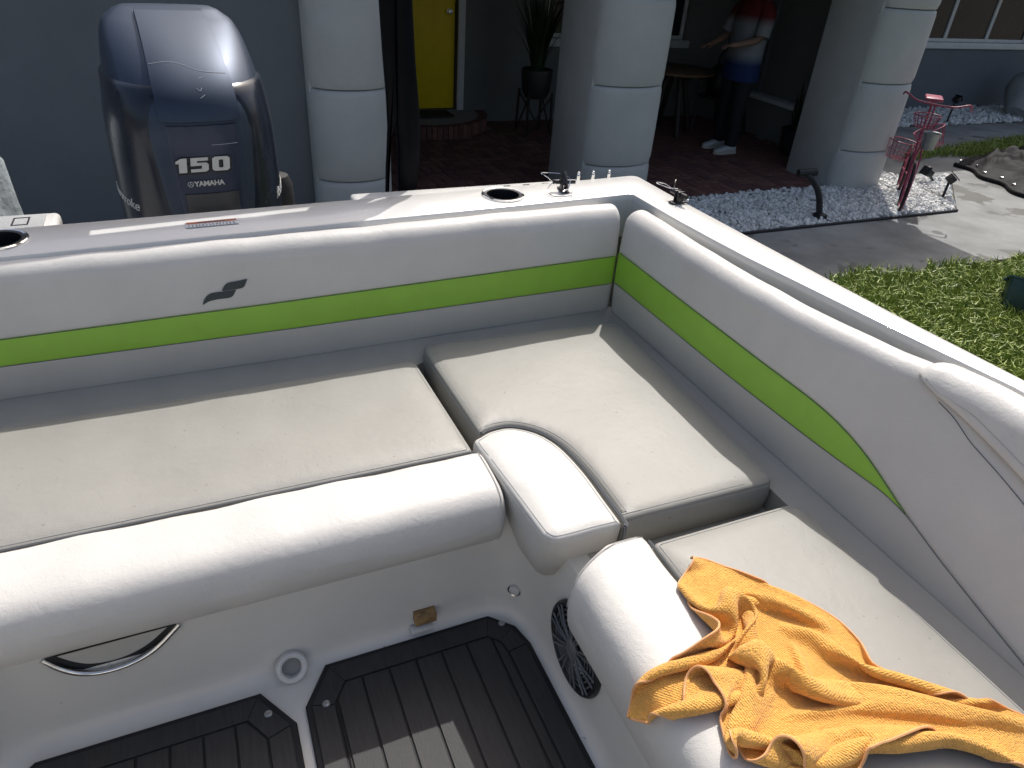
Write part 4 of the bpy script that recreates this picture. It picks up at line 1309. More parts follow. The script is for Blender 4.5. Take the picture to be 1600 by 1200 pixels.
# ================================================================== house
def stucco(name, c):
    return mat(name, c, 0.85, var=(3, 0.06), bumps=[('noise', 22, 0.3, 0.012), ('noise', 60, 0.4, 0.006), ('noise', 260, 0.25, 0.002)])
WALL_GREY = stucco('grey_stucco', (0.145, 0.16, 0.175))
WALL_LIGHT = stucco('pale_stucco', (0.17, 0.175, 0.17))
PILLAR = stucco('pillar_stucco', (0.44, 0.45, 0.44))
TRIM = mat('white_trim', (0.62, 0.64, 0.64), 0.5, var=(10, 0.05))
ROOF = mat('roof_shingle', (0.16, 0.15, 0.14), 0.9, var=(6, 0.2))
YELLOW = mat('yellow_door_paint', (0.78, 0.57, 0.012), 0.42, var=(5, 0.06), bumps=[('noise', 30, 0.1, 0.002)])
GLASS_D = mat('window_glass', (0.02, 0.025, 0.028), 0.06, var=(2, 0.2), spec=0.6)
house = empty('house')
tag(house, 'grey stuccoed house with white round-fronted porch pillars and a yellow door', 'house')
WT = 2.25                                     # wall top above the sole datum
box('wall', (-9, 5.75, GZ - 0.1), (0.88, 5.95, WT), WALL_GREY, house)
box('wall', (0.88, 5.80, GZ - 0.1), (1.10, 8.9, WT), WALL_GREY, house)
# back wall of the porch with real openings for door and window
def wall_with_holes(name, x0, x1, z0, z1, y0, y1, holes, m):
    xs_ = sorted({x0, x1, *[h[0] for h in holes], *[h[1] for h in holes]})
    bm = bmesh.new()
    for a, b in zip(xs_[:-1], xs_[1:]):
        hs = [h for h in holes if h[0] <= a and h[1] >= b]
        zs = [z0, z1] if not hs else None
        if zs: add_box(bm, (a, y0, z0), (b, y1, z1))
        else:
            h = hs[0]
            if h[2] > z0: add_box(bm, (a, y0, z0), (b, y1, h[2]))
            if h[3] < z1: add_box(bm, (a, y0, h[3]), (b, y1, z1))
    bmesh.ops.remove_doubles(bm, verts=bm.verts, dist=1e-5)
    return bm_obj(name, bm, m, house, False)
SILL = GZ + 0.17
wall_with_holes('wall', 1.10, 7.25, GZ - 0.1, WT, 8.90, 9.10, [(2.28, 3.17, SILL, SILL + 2.06), (4.35, 6.46, 0.36, 1.65)], WALL_LIGHT)
wall_with_holes('wall', 7.25, 18.0, GZ - 0.1, WT, 8.90, 9.10, [(11.0, 13.62, 0.40, 1.65)], WALL_GREY)
# porch end wall: thick low wall with cap, thinner wall above
box('wall', (7.22, 6.20, GZ - 0.1), (7.42, 8.90, WT), WALL_LIGHT, house)
lw = box('low_wall', (7.02, 6.35, GZ - 0.05), (7.22, 8.898, -0.19), WALL_LIGHT, house)
box('cap', (6.99, 6.33, -0.19), (7.222, 8.897, -0.14), TRIM, lw, 0.006)
box('shutter_post', (7.17, 8.02, -0.14), (7.2215, 8.12, WT), mat('shutter_grey', (0.12, 0.14, 0.15), 0.7), house)
box('baseboard', (1.10, 8.872, GZ), (2.05, 8.899, GZ + 0.10), WALL_LIGHT, house)
# door
door = box('door', (2.30, 8.955, SILL + 0.01), (3.15, 8.998, SILL + 2.04), YELLOW, house, 0.004)
hm = Matrix.Translation((3.075, 8.953, 0.620)) @ Matrix.Rotation(math.radians(90), 4, 'X')
lathe('door_knob', [(0.030, 0.0), (0.030, 0.008), (0.012, 0.012), (0.012, 0.034), (0.024, 0.040), (0.030, 0.052), (0.026, 0.066), (0.0, 0.072)], STEEL, door, 24, hm)
lathe('lock', [(0.026, 0.0), (0.026, 0.012), (0.018, 0.018), (0.0, 0.019)], STEEL, door, 20, Matrix.Translation((3.075, 8.953, 0.765)) @ Matrix.Rotation(math.radians(90), 4, 'X'))
fr = [((3.17, SILL, 3.255, SILL + 2.15)), ((2.195, SILL, 2.28, SILL + 2.15)), ((2.195, SILL + 2.06, 3.255, SILL + 2.15))]
for a in fr[:2]:
    box('door_frame', (a[0], 8.868, a[1]), (a[2], 8.899, a[3]), TRIM, house, 0.004)
box('door_frame', (2.28, 8.866, SILL + 2.06), (3.17, 8.898, SILL + 2.15), TRIM, house, 0.004)
# windows
def window(x0, x1, z0, z1, splits, y=8.90):
    w = box('window', (x0 + 0.002, y + 0.05, z0 + 0.002), (x1 - 0.002, y + 0.09, z0 + 0.05), TRIM, house)
    b = lambda n, lo, hi, m=TRIM: box(n, lo, hi, m, w, 0.003 if m is TRIM else 0)
    b('frame', (x0, y + 0.049, z1 - 0.05), (x1, y + 0.091, z1))
    b('frame', (x0, y + 0.049, z0 + 0.05), (x0 + 0.05, y + 0.091, z1 - 0.05))
    b('frame', (x1 - 0.05, y + 0.049, z0 + 0.05), (x1, y + 0.091, z1 - 0.05))
    xs_ = [x0 + 0.05] + splits + [x1 - 0.05]
    for s_ in splits:
        b('mullion', (s_ - 0.035, y + 0.047, z0 + 0.05), (s_ + 0.035, y + 0.09, z1 - 0.05))
    for i in range(len(xs_) - 1):
        b('pane', (xs_[i] + (0.035 if i else 0), y + 0.068, z0 + 0.05), (xs_[i + 1] - (0.035 if i < len(xs_) - 2 else 0), y + 0.074, z1 - 0.05), GLASS_D)
    b('sill', (x0 - 0.06, y - 0.05, z0 - 0.09), (x1 + 0.06, y + 0.05, z0 + 0.001))
window(4.35, 6.46, 0.36, 1.65, [5.40])
window(11.0, 13.62, 0.40, 1.65, [11.62, 12.62])
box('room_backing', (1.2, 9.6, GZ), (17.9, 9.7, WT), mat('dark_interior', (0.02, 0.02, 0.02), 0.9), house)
# pillars: slab with a bowed front made of drums
def pillar(x0, x1, yf=5.62, yb=6.28):
    p = box('pillar', (x0, yf, GZ - 0.05), (x1, yb, 1.92), PILLAR, house, 0.01)
    zj = [GZ - 0.05, -0.245, 0.425, 1.095, 1.765, 1.92]
    w = (x1 - x0)
    for a, b in zip(zj[:-1], zj[1:]):
        prof = [(0.0, a + 0.004), (0.020, a + 0.010), (0.026, a + 0.030), (0.034, a + 0.06), (0.036, (a + b) / 2), (0.034, b - 0.05), (0.026, b - 0.012), (0.010, b - 0.002), (0.0, b)]
        rr = []
        for bulge, z in prof:
            ring = []
            for k_ in range(25):
                t = math.radians(180 + 180 * k_ / 24)
                ring.append((x0 + w / 2 + math.cos(t) * (w / 2 - 0.030 + bulge), yf + 0.04 + math.sin(t) * (0.175 + bulge), z))
            rr.append(ring)
        V, F = loft(rr, closed=False, cap=False)
        n_ = 25
        F += [tuple(range(n_)), tuple((len(rr) - 1) * n_ + j for j in range(n_))]
        mesh_obj('drum', V, F, PILLAR, p, True, True, 50)
    return p
pillar(0.86, 1.46)
pillar(2.955, 3.24) if False else None
pillar(3.215, 3.93)
pillar(6.295, 7.02)
# porch ceiling / roof
CEIL = stucco('ceiling', (0.2, 0.2, 0.2))
box('ceiling', (1.10, 5.16, 1.92), (7.46, 8.90, 1.98), CEIL, house)
rf = empty('roof_dummy')
bpy.data.objects.remove(rf)
def roof(name, x0, x1, y0, y1, z0, rise):
    V = [Vector(p) for p in [(x0, y0, z0), (x1, y0, z0), (x1, y1, z0), (x0, y1, z0), (x0, y0, z0 + 0.10), (x1, y0, z0 + 0.10), (x1, y1, z0 + 0.10 + rise), (x0, y1, z0 + 0.10 + rise)]]
    return mesh_obj(name, V, [(0, 1, 2, 3), (4, 5, 6, 7), (0, 1, 5, 4), (1, 2, 6, 5), (2, 3, 7, 6), (3, 0, 4, 7)], ROOF, house, False)
roof('roof', 1.0, 7.46, 5.15, 13.0, 1.982, 1.9)
roof('roof', -9.5, 1.0, 5.15, 13.0, 2.252, 1.9)
roof('roof', 7.46, 18.5, 7.42, 13.0, 1.975, 1.4)
# doorstep: half-round, faced with standing bricks
BRICKS = [mat('brick_%d' % k, c, 0.9, var=(25, 0.25), bumps=[('noise', 90, 0.5, 0.004)]) for k, c in enumerate([(0.16, 0.075, 0.06), (0.13, 0.065, 0.058), (0.19, 0.095, 0.075)])]
MORTAR = mat('mortar', (0.30, 0.28, 0.27), 0.95, bumps=[('noise', 120, 0.4, 0.003)])
CX, RS = 2.72, 0.80
def arc_pts(r, n=28): return [(CX + r * math.cos(math.radians(180 + 180 * k_ / n)), 8.868 + r * math.sin(math.radians(180 + 180 * k_ / n))) for k_ in range(n + 1)]
pts = arc_pts(RS - 0.03)
step_ = prism('doorstep', pts, GZ, SILL - 0.015, MORTAR, house)
me_b = None
for k_ in range(38):
    a = math.radians(180 + 180 * (k_ + 0.5) / 38)
    b_ = box('brick', (-0.029, -0.055, GZ + 0.002), (0.029, 0.055, SILL - 0.004), BRICKS[k_ % 3], step_, 0.004, 1,
             Matrix.Translation((CX + (RS - 0.05) * math.cos(a), 8.868 + (RS - 0.05) * math.sin(a), 0)) @ Matrix.Rotation(a - math.radians(90), 4, 'Z'))
rebase(house, (1.0, 5.75, GZ))
# door mat
dm = prism('door_mat', [(2.36, 8.52), (3.02, 8.52), (3.02, 8.86), (2.36, 8.86)], SILL - 0.003, SILL + 0.012, mat('coir', (0.03, 0.028, 0.025), 1.0, bumps=[('noise', 300, 0.8, 0.004)]), None, 0.003)
tag(dm, 'dark door mat on the brick step before the yellow door', 'door mat')

# ---- porch floor: basket-weave bricks in mortar
pf = sheet('porch_floor', [(1.1, 5.64), (7.42, 5.64), (7.42, 8.9), (1.1, 8.9)], GZ + 0.008, MORTAR, thick=0.03)
brick_meshes = []
for bi, bmtl in enumerate(BRICKS):
    for vert in (0, 1):
        bm = bmesh.new()
        hx, hy = (0.098, 0.046) if not vert else (0.046, 0.098)
        add_box(bm, (-hx, -hy, 0), (hx, hy, 0.022), 0.004, 1)
        me = bpy.data.meshes.new('brick'); bm.to_mesh(me); bm.free(); me.materials.append(bmtl)
        brick_meshes.append(me)
spots_ = []
for i in range(0, 32):
    for j in range(0, 17):
        cx, cy = 1.12 + 0.2 * (i + 0.5), 5.66 + 0.2 * (j + 0.5)
        v_ = (i + j) % 2
        for s_ in (-0.05, 0.05):
            x, y = (cx, cy + s_) if not v_ else (cx + s_, cy)
            if x > 7.0 or y > 8.88 or (x - CX) ** 2 + (y - 8.868) ** 2 < 0.82 ** 2: continue
            if y < 6.30 and any(a - 0.06 < x < b + 0.06 for a, b in ((0.86, 1.46), (3.2, 3.93), (6.29, 7.02))): continue
            spots_.append((x, y, v_))
def seen(x, y):
    r = x / y
    return (0.30 < r < 0.535 and y > 6.2) or (0.665 < r < 1.04)
spots_.sort(key=lambda q: (not seen(q[0], q[1]), q[0] ** 2 + q[1] ** 2))
rest = bmesh.new()
for k_, (x, y, v_) in enumerate(spots_):
    me = brick_meshes[random.randrange(3) * 2 + v_]
    zr = GZ + 0.004 + random.uniform(-0.0015, 0.0015)
    if k_ < 300:
        o = bpy.data.objects.new('brick', me); col.objects.link(o)
        o.parent = pf; o.location = (x, y, zr); o.rotation_euler = (random.uniform(-.006, .006), random.uniform(-.006, .006), random.uniform(-.012, .012))
    else:
        hx, hy = (0.098, 0.046) if not v_ else (0.046, 0.098)
        add_box(rest, (x - hx, y - hy, zr), (x + hx, y + hy, zr + 0.022), 0.004, 1)
ro = bm_obj('brick_field', rest, BRICKS[0], pf, False)
tag(ro, kind='stuff')

# ---- edging and white gravel
EDGE = mat('edging', (0.02, 0.02, 0.022), 0.7)
sheet('gravel_bed', [(1.0, 4.66), (7.15, 4.66), (8.35, 5.7), (7.45, 5.7), (7.45, 6.25), (7.0, 6.25), (7.0, 5.64), (1.0, 5.64)], GZ - 0.012, SOIL, thick=0.01)
ed = tube('garden_edging', [(1.0, 4.655, GZ + 0.012), (4.0, 4.65, GZ + 0.014), (6.0, 4.655, GZ + 0.012), (7.14, 4.66, GZ + 0.012)], 0.014, EDGE, None, 8)
tag(ed, 'thin black edging strip along the front of the white gravel bed', 'edging')
STONE = mat('marble_chip', (0.66, 0.66, 0.64), 0.8, var=(14, 0.3), bumps=[('noise', 60, 0.4, 0.004)])
def stone_field(name, inside, x0, x1, y0, y1, n, z, smin, smax, m):
    ico = bmesh.new(); bmesh.ops.create_icosphere(ico, subdivisions=1, radius=1.0)
    bv = np.array([v.co[:] for v in ico.verts]); bf = np.array([[v.index for v in f.verts] for f in ico.faces]); ico.free()
    Vs, Fs = [], []
    r_ = np.random.default_rng(5)
    cnt = 0
    for _ in range(n):
        x, y = r_.uniform(x0, x1), r_.uniform(y0, y1)
        if not inside(x, y): continue
        s_ = r_.uniform(smin, smax)
        A = r_.normal(size=(3, 3)); q, _r = np.linalg.qr(A)
        vv = (bv * (1 + r_.uniform(-0.22, 0.22, (len(bv), 1)))) @ np.diag([1.25, 0.9, 0.65]) @ q * s_
        vv += np.array([x, y, z + r_.uniform(-0.2, 0.9) * s_])
        Vs.append(vv); Fs.append(bf + cnt * len(bv)); cnt += 1
    me = bpy.data.meshes.new(name)
    me.from_pydata(np.concatenate(Vs).tolist(), [], np.concatenate(Fs).tolist())
    o = finish(name, me, m, None, False)
    return o
def in_bed(x, y):
    if y < 4.68: return False
    if x < 3.4: return False
    if x < 7.0: return y < 5.62 and not any((x - (a + b) / 2) ** 2 / ((b - a) / 2) ** 2 + (y - 5.66) ** 2 / 0.2 ** 2 < 1 for a, b in ((3.2, 3.93), (6.29, 7.02)))
    return y < 6.2 and y > 4.68 + (x - 7.12) * 0.87 and (x < 7.5 or y < 5.7) and x < 8.3
gv = stone_field('white_gravel', in_bed, 3.4, 8.3, 4.66, 6.2, 12500, GZ + 0.004, 0.014, 0.030, STONE)
tag(gv, 'white marble chip gravel spread in front of the porch pillars', 'gravel', kind='stuff')
gv2 = stone_field('white_gravel', lambda x, y: True, 8.2, 15, 7.9, 8.85, 5200, GZ + 0.004, 0.02, 0.042, STONE)
tag(gv2, 'white gravel strip along the foot of the far shaded wall', 'gravel', kind='stuff')
sheet('gravel_bed', [(7.45, 7.86), (16, 7.86), (16, 8.9), (7.45, 8.9)], GZ - 0.006, SOIL, thick=0.01)

# ---- lawn
GRASS = mat('grass_blade', (0.19, 0.30, 0.05), 0.5, var=(16, 0.45), spec=0.35, col2=(0.38, 0.45, 0.11))
GRASS.node_tree.nodes['Principled BSDF'].inputs['Subsurface Weight'].default_value = 0.0
TURF = mat('turf_soil', (0.035, 0.055, 0.015), 0.95, var=(12, 0.4), bumps=[('noise', 50, 0.6, 0.02)])
lawn_poly = [(1.9, -3), (14, -3), (14, 3.25), (6.9, 3.40), (5.6, 3.55), (4.2, 3.64), (3.2, 3.60), (1.9, 3.45)]
sheet('lawn', lawn_poly, GZ + 0.012, TURF, thick=0.04)
def grass(name, gen, n, hmin, hmax, wmin, wmax, label):
    r_ = np.random.default_rng(11)
    V, F = [], []
    k_ = 0
    for _ in range(n):
        x, y = gen(r_)
        if x is None: continue
        h = r_.uniform(hmin, hmax); w = r_.uniform(wmin, wmax); a = r_.uniform(0, 2 * math.pi)
        lean = r_.uniform(0.1, 1.1) * h; la = r_.uniform(0, 2 * math.pi)
        dx, dy = math.cos(a) * w / 2, math.sin(a) * w / 2
        lx, ly = math.cos(la) * lean, math.sin(la) * lean
        z = GZ + 0.010
        V += [(x - dx, y - dy, z), (x + dx, y + dy, z), (x - dx * .9 + lx * .4, y - dy * .9 + ly * .4, z + h * .65), (x + dx * .9 + lx * .4, y + dy * .9 + ly * .4, z + h * .65), (x + lx, y + ly, z + h * (0.95 if lean < h * .7 else 0.75))]
        F += [(k_, k_ + 1, k_ + 3, k_ + 2), (k_ + 2, k_ + 3, k_ + 4)]
        k_ += 5
    me = bpy.data.meshes.new(name); me.from_pydata(V, [], F)
    o = finish(name, me, GRASS, None, False)
    return tag(o, label, 'grass', kind='stuff')
def g1(r_):
    x, y = r_.uniform(3.0, 8.0), r_.uniform(1.0, 3.72)
    lim = 3.60 - max(0, x - 4.6) * 0.085 + 0.05 * math.sin(x * 7) + 0.03 * math.sin(x * 19)
    return (x, y) if y < lim else (None, None)
grass('lawn_grass', g1, 60000, 0.05, 0.14, 0.006, 0.013, 'sunlit green lawn grass beside the concrete path')
def g2(r_):
    x, y = r_.uniform(8.4, 15), r_.uniform(6.1, 7.2)
    return (x, y) if y > 6.25 + 0.10 * math.sin(x * 3) and y < 6.45 + (x - 8.4) * 0.16 else (None, None)
grass('shaded_grass', g2, 16000, 0.05, 0.14, 0.007, 0.014, 'strip of shaded grass beside the black tarpaulin')

# ================================================================== porch furniture and garden things
WOOD = mat('weathered_wood', (0.17, 0.11, 0.07), 0.6, var=(16, 0.35), bumps=[('noise', 60, 0.3, 0.002)])
DARK_WOOD = mat('dark_wood', (0.035, 0.028, 0.024), 0.5, var=(16, 0.3))
LEAF_D = mat('dark_leaf', (0.022, 0.045, 0.02), 0.45, var=(20, 0.35))
POT_D = mat('dark_pot', (0.03, 0.03, 0.032), 0.5, var=(10, 0.2))
def bar(bm, a, b, w, d=None, twist=0):
    a, b = Vector(a), Vector(b); d = d or w
    t = b - a
    M = Matrix.Translation(a) @ t.to_track_quat('Z', 'Y').to_matrix().to_4x4() @ Matrix.Rotation(twist, 4, 'Z')
    add_box(bm, (-w / 2, -d / 2, 0), (w / 2, d / 2, t.length), min(w, d) * 0.15, 1, M)
def bar_obj(name, a, b, w, m, parent, d=None):
    bm = bmesh.new(); bar(bm, a, b, w, d); return bm_obj(name, bm, m, parent)

# round table
tb = empty('patio_table')
tx, ty, tz = 5.80, 8.02, GZ + 0.80
lathe('table_top', [(0.0, tz - 0.035), (0.44, tz - 0.035), (0.465, tz - 0.025), (0.470, tz - 0.005), (0.462, tz), (0.0, tz)], WOOD, tb, 44, Matrix.Translation((tx, ty, 0)), cap=False)
for k_ in range(4):
    a = math.radians(-100 + 90 * k_)
    c, s = math.cos(a), math.sin(a)
    bar_obj('leg', (tx + 0.30 * c, ty + 0.30 * s, GZ + 0.026), (tx + 0.10 * c, ty + 0.10 * s, tz - 0.03), 0.055, DARK_WOOD, tb)
bm = bmesh.new(); bar(bm, (tx - 0.33, ty, tz - 0.06), (tx + 0.33, ty, tz - 0.06), 0.05); bar(bm, (tx, ty - 0.33, tz - 0.065), (tx, ty + 0.33, tz - 0.065), 0.048)
bm_obj('apron', bm, DARK_WOOD, tb)
tag(tb, 'round wooden table with splayed dark legs on the porch', 'table'); rebase(tb, (tx, ty, GZ + 0.026))

def chair(x, y, rz, label):
    r = empty('patio_chair')
    M = Matrix.Translation((x, y, GZ + 0.026)) @ Matrix.Rotation(rz, 4, 'Z')
    P = lambda *p: M @ Vector(p)
    for sx in (-0.24, 0.24):
        bar_obj('leg', P(sx, -0.22, 0), P(sx * 0.9, -0.20, 0.64), 0.038, DARK_WOOD, r)
        bar_obj('leg', P(sx * 1.05, 0.28, 0), P(sx * 0.9, 0.18, 0.46), 0.038, DARK_WOOD, r)
        bar_obj('armrest', P(sx, -0.25, 0.645), P(sx, 0.22, 0.66), 0.05, DARK_WOOD, r, 0.025)
    bm = bmesh.new(); add_box(bm, (-0.24, -0.24, 0.42), (0.24, 0.22, 0.47), 0.015, 2, M); bm_obj('seat', bm, DARK_WOOD, r)
    bm = bmesh.new()
    for sx in (-0.22, 0.22): bar(bm, P(sx, 0.19, 0.46), P(sx, 0.30, 0.98), 0.035)
    for hz in (0.55, 0.68, 0.81, 0.95): bar(bm, P(-0.22, 0.19 + (hz - 0.46) * 0.21, hz), P(0.22, 0.19 + (hz - 0.46) * 0.21, hz), 0.06, 0.02)
    bm_obj('backrest', bm, DARK_WOOD, r)
    tag(r, label, 'chair', 'dark porch chairs'); rebase(r, (x, y, GZ + 0.026))
chair(6.52, 7.92, math.radians(-75), 'dark wooden armchair right behind the standing person')
# black bag standing on the far chair seat
bag = empty('shoulder_bag')
bx_, by_, bz_ = 6.42, 7.90, GZ + 0.026 + 0.472
rr = []
for t, sx, sy in ((0, .13, .10), (0.03, .16, .13), (0.16, .17, .14), (0.30, .15, .12), (0.36, .10, .07), (0.38, .04, .03)):
    rr.append([(bx_ + sx * math.copysign(abs(math.cos(a)) ** .6, math.cos(a)) + 0.01 * math.sin(5 * a + t * 20), by_ + sy * math.copysign(abs(math.sin(a)) ** .6, math.sin(a)), bz_ + t) for a in np.linspace(0, 2 * math.pi, 29)[:-1]])
V, F = loft(rr); mesh_obj('bag_body', V, F, BLACK_PLASTIC, bag, True, True, 60)
tube('strap', catmull([(bx_ - 0.10, by_, bz_ + 0.34), (bx_ - 0.11, by_ - 0.04, bz_ + 0.50), (bx_, by_ - 0.05, bz_ + 0.56), (bx_ + 0.09, by_ - 0.02, bz_ + 0.48), (bx_ + 0.10, by_, bz_ + 0.33)], 6), 0.014, BLACK_PLASTIC, bag, 8)
tag(bag, 'black bag sitting on the dark porch chair', 'bag'); rebase(bag, (bx_, by_, bz_))

# ---- person on the porch, facing the table, one arm stretched out
SKIN = mat('skin', (0.20, 0.12, 0.085), 0.5, var=(20, 0.08))
HAIR = mat('hair', (0.03, 0.02, 0.015), 0.6, bumps=[('noise', 200, 0.6, 0.003)])
PANTS = mat('dark_trousers', (0.012, 0.013, 0.016), 0.85, var=(20, 0.2), bumps=[('noise', 20, 0.4, 0.01)])
SHOE = mat('white_shoe', (0.55, 0.57, 0.58), 0.6, var=(30, 0.1))
SOLE = mat('shoe_sole', (0.48, 0.48, 0.42), 0.7)
SHIRT = mat('dip_dyed_shirt', (0.6, 0.62, 0.65), 0.85, bumps=[('noise', 14, 0.5, 0.012)])
nt = SHIRT.node_tree
tc = nt.nodes.new('ShaderNodeTexCoord'); sp = nt.nodes.new('ShaderNodeSeparateXYZ'); mr = nt.nodes.new('ShaderNodeMapRange'); rp = nt.nodes.new('ShaderNodeValToRGB')
nt.links.new(tc.outputs['Object'], sp.inputs[0]); nt.links.new(sp.outputs['Z'], mr.inputs['Value'])
mr.inputs['From Min'].default_value = 0.78; mr.inputs['From Max'].default_value = 1.52
cr = rp.color_ramp
cr.elements[0].position = 0.16; cr.elements[0].color = (0.010, 0.03, 0.11, 1)
cr.elements[1].position = 0.30; cr.elements[1].color = (0.20, 0.215, 0.24, 1)
e = cr.elements.new(0.66); e.color = (0.20, 0.21, 0.22, 1)
e = cr.elements.new(0.78); e.color = (0.10, 0.007, 0.009, 1)
nt.links.new(mr.outputs['Result'], rp.inputs['Fac']); nt.links.new(rp.outputs['Color'], nt.nodes['Principled BSDF'].inputs['Base Color'])

person = empty('person')
def skin_mesh(name, nodes, edges, m, parent, sub=2, root=0):
    me = bpy.data.meshes.new(name)
    me.from_pydata([n[0] for n in nodes], edges, [])
    o = bpy.data.objects.new(name, me); col.objects.link(o)
    md = o.modifiers.new('skin', 'SKIN'); md.use_smooth_shade = True
    for i, n in enumerate(nodes):
        r = n[1]
        me.skin_vertices[0].data[i].radius = r if hasattr(r, '__len__') else (r, r)
        me.skin_vertices[0].data[i].use_root = (i == root)
    s_ = o.modifiers.new('sub', 'SUBSURF'); s_.levels = sub; s_.render_levels = sub
    dg = bpy.context.evaluated_depsgraph_get()
    me2 = bpy.data.meshes.new_from_object(o.evaluated_get(dg))
    bpy.data.objects.remove(o)
    me2.materials.clear()
    return finish(name, me2, m, parent, True)
# local frame: -x is where the person faces, z = 0 ground
nodes = [((0.0, 0, 0.93), (0.13, 0.12)), ((0.005, 0, 1.10), (0.125, 0.10)), ((0.015, 0, 1.28), (0.155, 0.11)), ((0.02, 0, 1.42), (0.15, 0.10)), ((0.01, 0, 1.50), 0.06), ((-0.005, 0, 1.56), 0.055),
         ((0, 0.10, 0.86), 0.088), ((-0.015, 0.12, 0.48), 0.060), ((0.02, 0.13, 0.10), 0.042),
         ((0, -0.10, 0.86), 0.088), ((-0.03, -0.11, 0.48), 0.060), ((-0.02, -0.12, 0.10), 0.042),
         ((0.02, 0.19, 1.40), 0.058), ((-0.05, 0.25, 1.14), 0.042), ((-0.27, 0.20, 1.06), 0.032), ((-0.33, 0.18, 1.05), (0.034, 0.020)),
         ((0.02, -0.19, 1.40), 0.058), ((-0.08, -0.25, 1.15), 0.042), ((-0.31, -0.21, 1.10), 0.032), ((-0.37, -0.19, 1.095), (0.034, 0.020))]
edges = [(0, 1), (1, 2), (2, 3), (3, 4), (4, 5), (0, 6), (6, 7), (7, 8), (0, 9), (9, 10), (10, 11), (3, 12), (12, 13), (13, 14), (14, 15), (3, 16), (16, 17), (17, 18), (18, 19)]
for hx, hy, hz, sg in ((-0.33, 0.18, 1.05, 1), (-0.37, -0.19, 1.095, -1)):
    base_i = 15 if sg > 0 else 19
    for f_, (dy, L_) in enumerate(((-0.03, 0.068), (-0.010, 0.078), (0.011, 0.074), (0.031, 0.058))):
        i0 = len(nodes)
        nodes += [((hx - 0.045, hy + dy, hz), 0.0095), ((hx - 0.045 - L_ * 0.55, hy + dy, hz - 0.012), 0.0085), ((hx - 0.045 - L_ * 0.75, hy + dy * 0.95, hz - 0.040), 0.0075)]
        edges += [(base_i, i0), (i0, i0 + 1), (i0 + 1, i0 + 2)]
    i0 = len(nodes)
    nodes += [((hx - 0.010, hy - sg * 0.040, hz - 0.012), 0.010), ((hx - 0.045, hy - sg * 0.050, hz - 0.030), 0.009)]
    edges += [(base_i, i0), (i0, i0 + 1)]
body = skin_mesh('body', nodes, edges, SKIN, person)
# head
bm = bmesh.new(); bmesh.ops.create_uvsphere(bm, u_segments=28, v_segments=20, radius=0.1)
for v in bm.verts:
    x, y, z = v.co
    v.co = Vector((x * 0.98 - (0.008 if z < -0.03 and x < 0 else 0), y * (0.78 if z > -0.04 else 0.66), z * 1.18))
    if x < -0.07 and abs(y) < 0.018 and -0.04 < z < 0.02: v.co.x -= 0.018
    if x < -0.06 and 0.018 < abs(y) < 0.05 and 0.0 < z < 0.03: v.co.x += 0.008
    v.co += Vector((-0.02, 0, 1.66))
bm_obj('head', bm, SKIN, body, True, 180)
for sg in (-1, 1):
    bm = bmesh.new(); bmesh.ops.create_uvsphere(bm, u_segments=10, v_segments=8, radius=0.011)
    for v in bm.verts: v.co += Vector((-0.098, sg * 0.032, 1.672))
    bm_obj('eye', bm, BLACK_GLOSS, body)
    bm = bmesh.new(); bmesh.ops.create_uvsphere(bm, u_segments=12, v_segments=10, radius=0.03)
    for v in bm.verts: v.co = Vector((v.co.x * 0.6 - 0.005, v.co.y * 0.3 + sg * 0.078, v.co.z + 1.655))
    bm_obj('ear', bm, SKIN, body)
box('mouth', (-0.108, -0.022, 1.602), (-0.095, 0.022, 1.610), mat('lips', (0.3, 0.12, 0.10), 0.5), body, 0.003)
bm = bmesh.new(); bmesh.ops.create_uvsphere(bm, u_segments=28, v_segments=18, radius=0.108)
bmesh.ops.delete(bm, geom=[v for v in bm.verts if v.co.z < 0.03 - 0.9 * max(0, v.co.x + 0.045)], context='VERTS')
for v in bm.verts: v.co = Vector((v.co.x * 0.99 - 0.014, v.co.y * 0.83, v.co.z * 1.15 + 1.665))
bm_obj('hair', bm, HAIR, body)
# shirt: loose torso and short sleeves
rr = []
for z, rx, ry, cx in ((0.74, 0.160, 0.215, 0.0), (0.775, 0.168, 0.222, 0.0), (0.90, 0.165, 0.215, 0.0), (1.05, 0.160, 0.210, 0.005), (1.20, 0.162, 0.215, 0.012), (1.34, 0.155, 0.225, 0.018), (1.43, 0.125, 0.205, 0.02), (1.475, 0.09, 0.14, 0.015), (1.50, 0.072, 0.085, 0.01), (1.51, 0.066, 0.078, 0.01)):
    ring = []
    for k_ in range(36):
        a = 2 * math.pi * k_ / 36
        f = 1 + (0.035 * math.sin(7 * a + z * 3) * max(0, 1.2 - z) * 1.3)
        ring.append((cx + rx * math.cos(a) * f, ry * math.sin(a) * f, z))
    rr.append(ring)
V, F = loft(rr, cap=False); mesh_obj('shirt', V, F, SHIRT, person, True, True)
for sg in (-1, 1):
    P = [Vector((0.02, sg * 0.14, 1.44)), Vector((0.01, sg * 0.20, 1.38)), Vector((-0.03, sg * 0.235, 1.26)), Vector((-0.055, sg * 0.252, 1.17))]
    v_, f_ = tube_data(catmull(P, 4), [0.075] * 4 + [0.080] * 5 + [0.078] * 4, 18, cap=False); mesh_obj('sleeve', v_, f_, SHIRT, person)
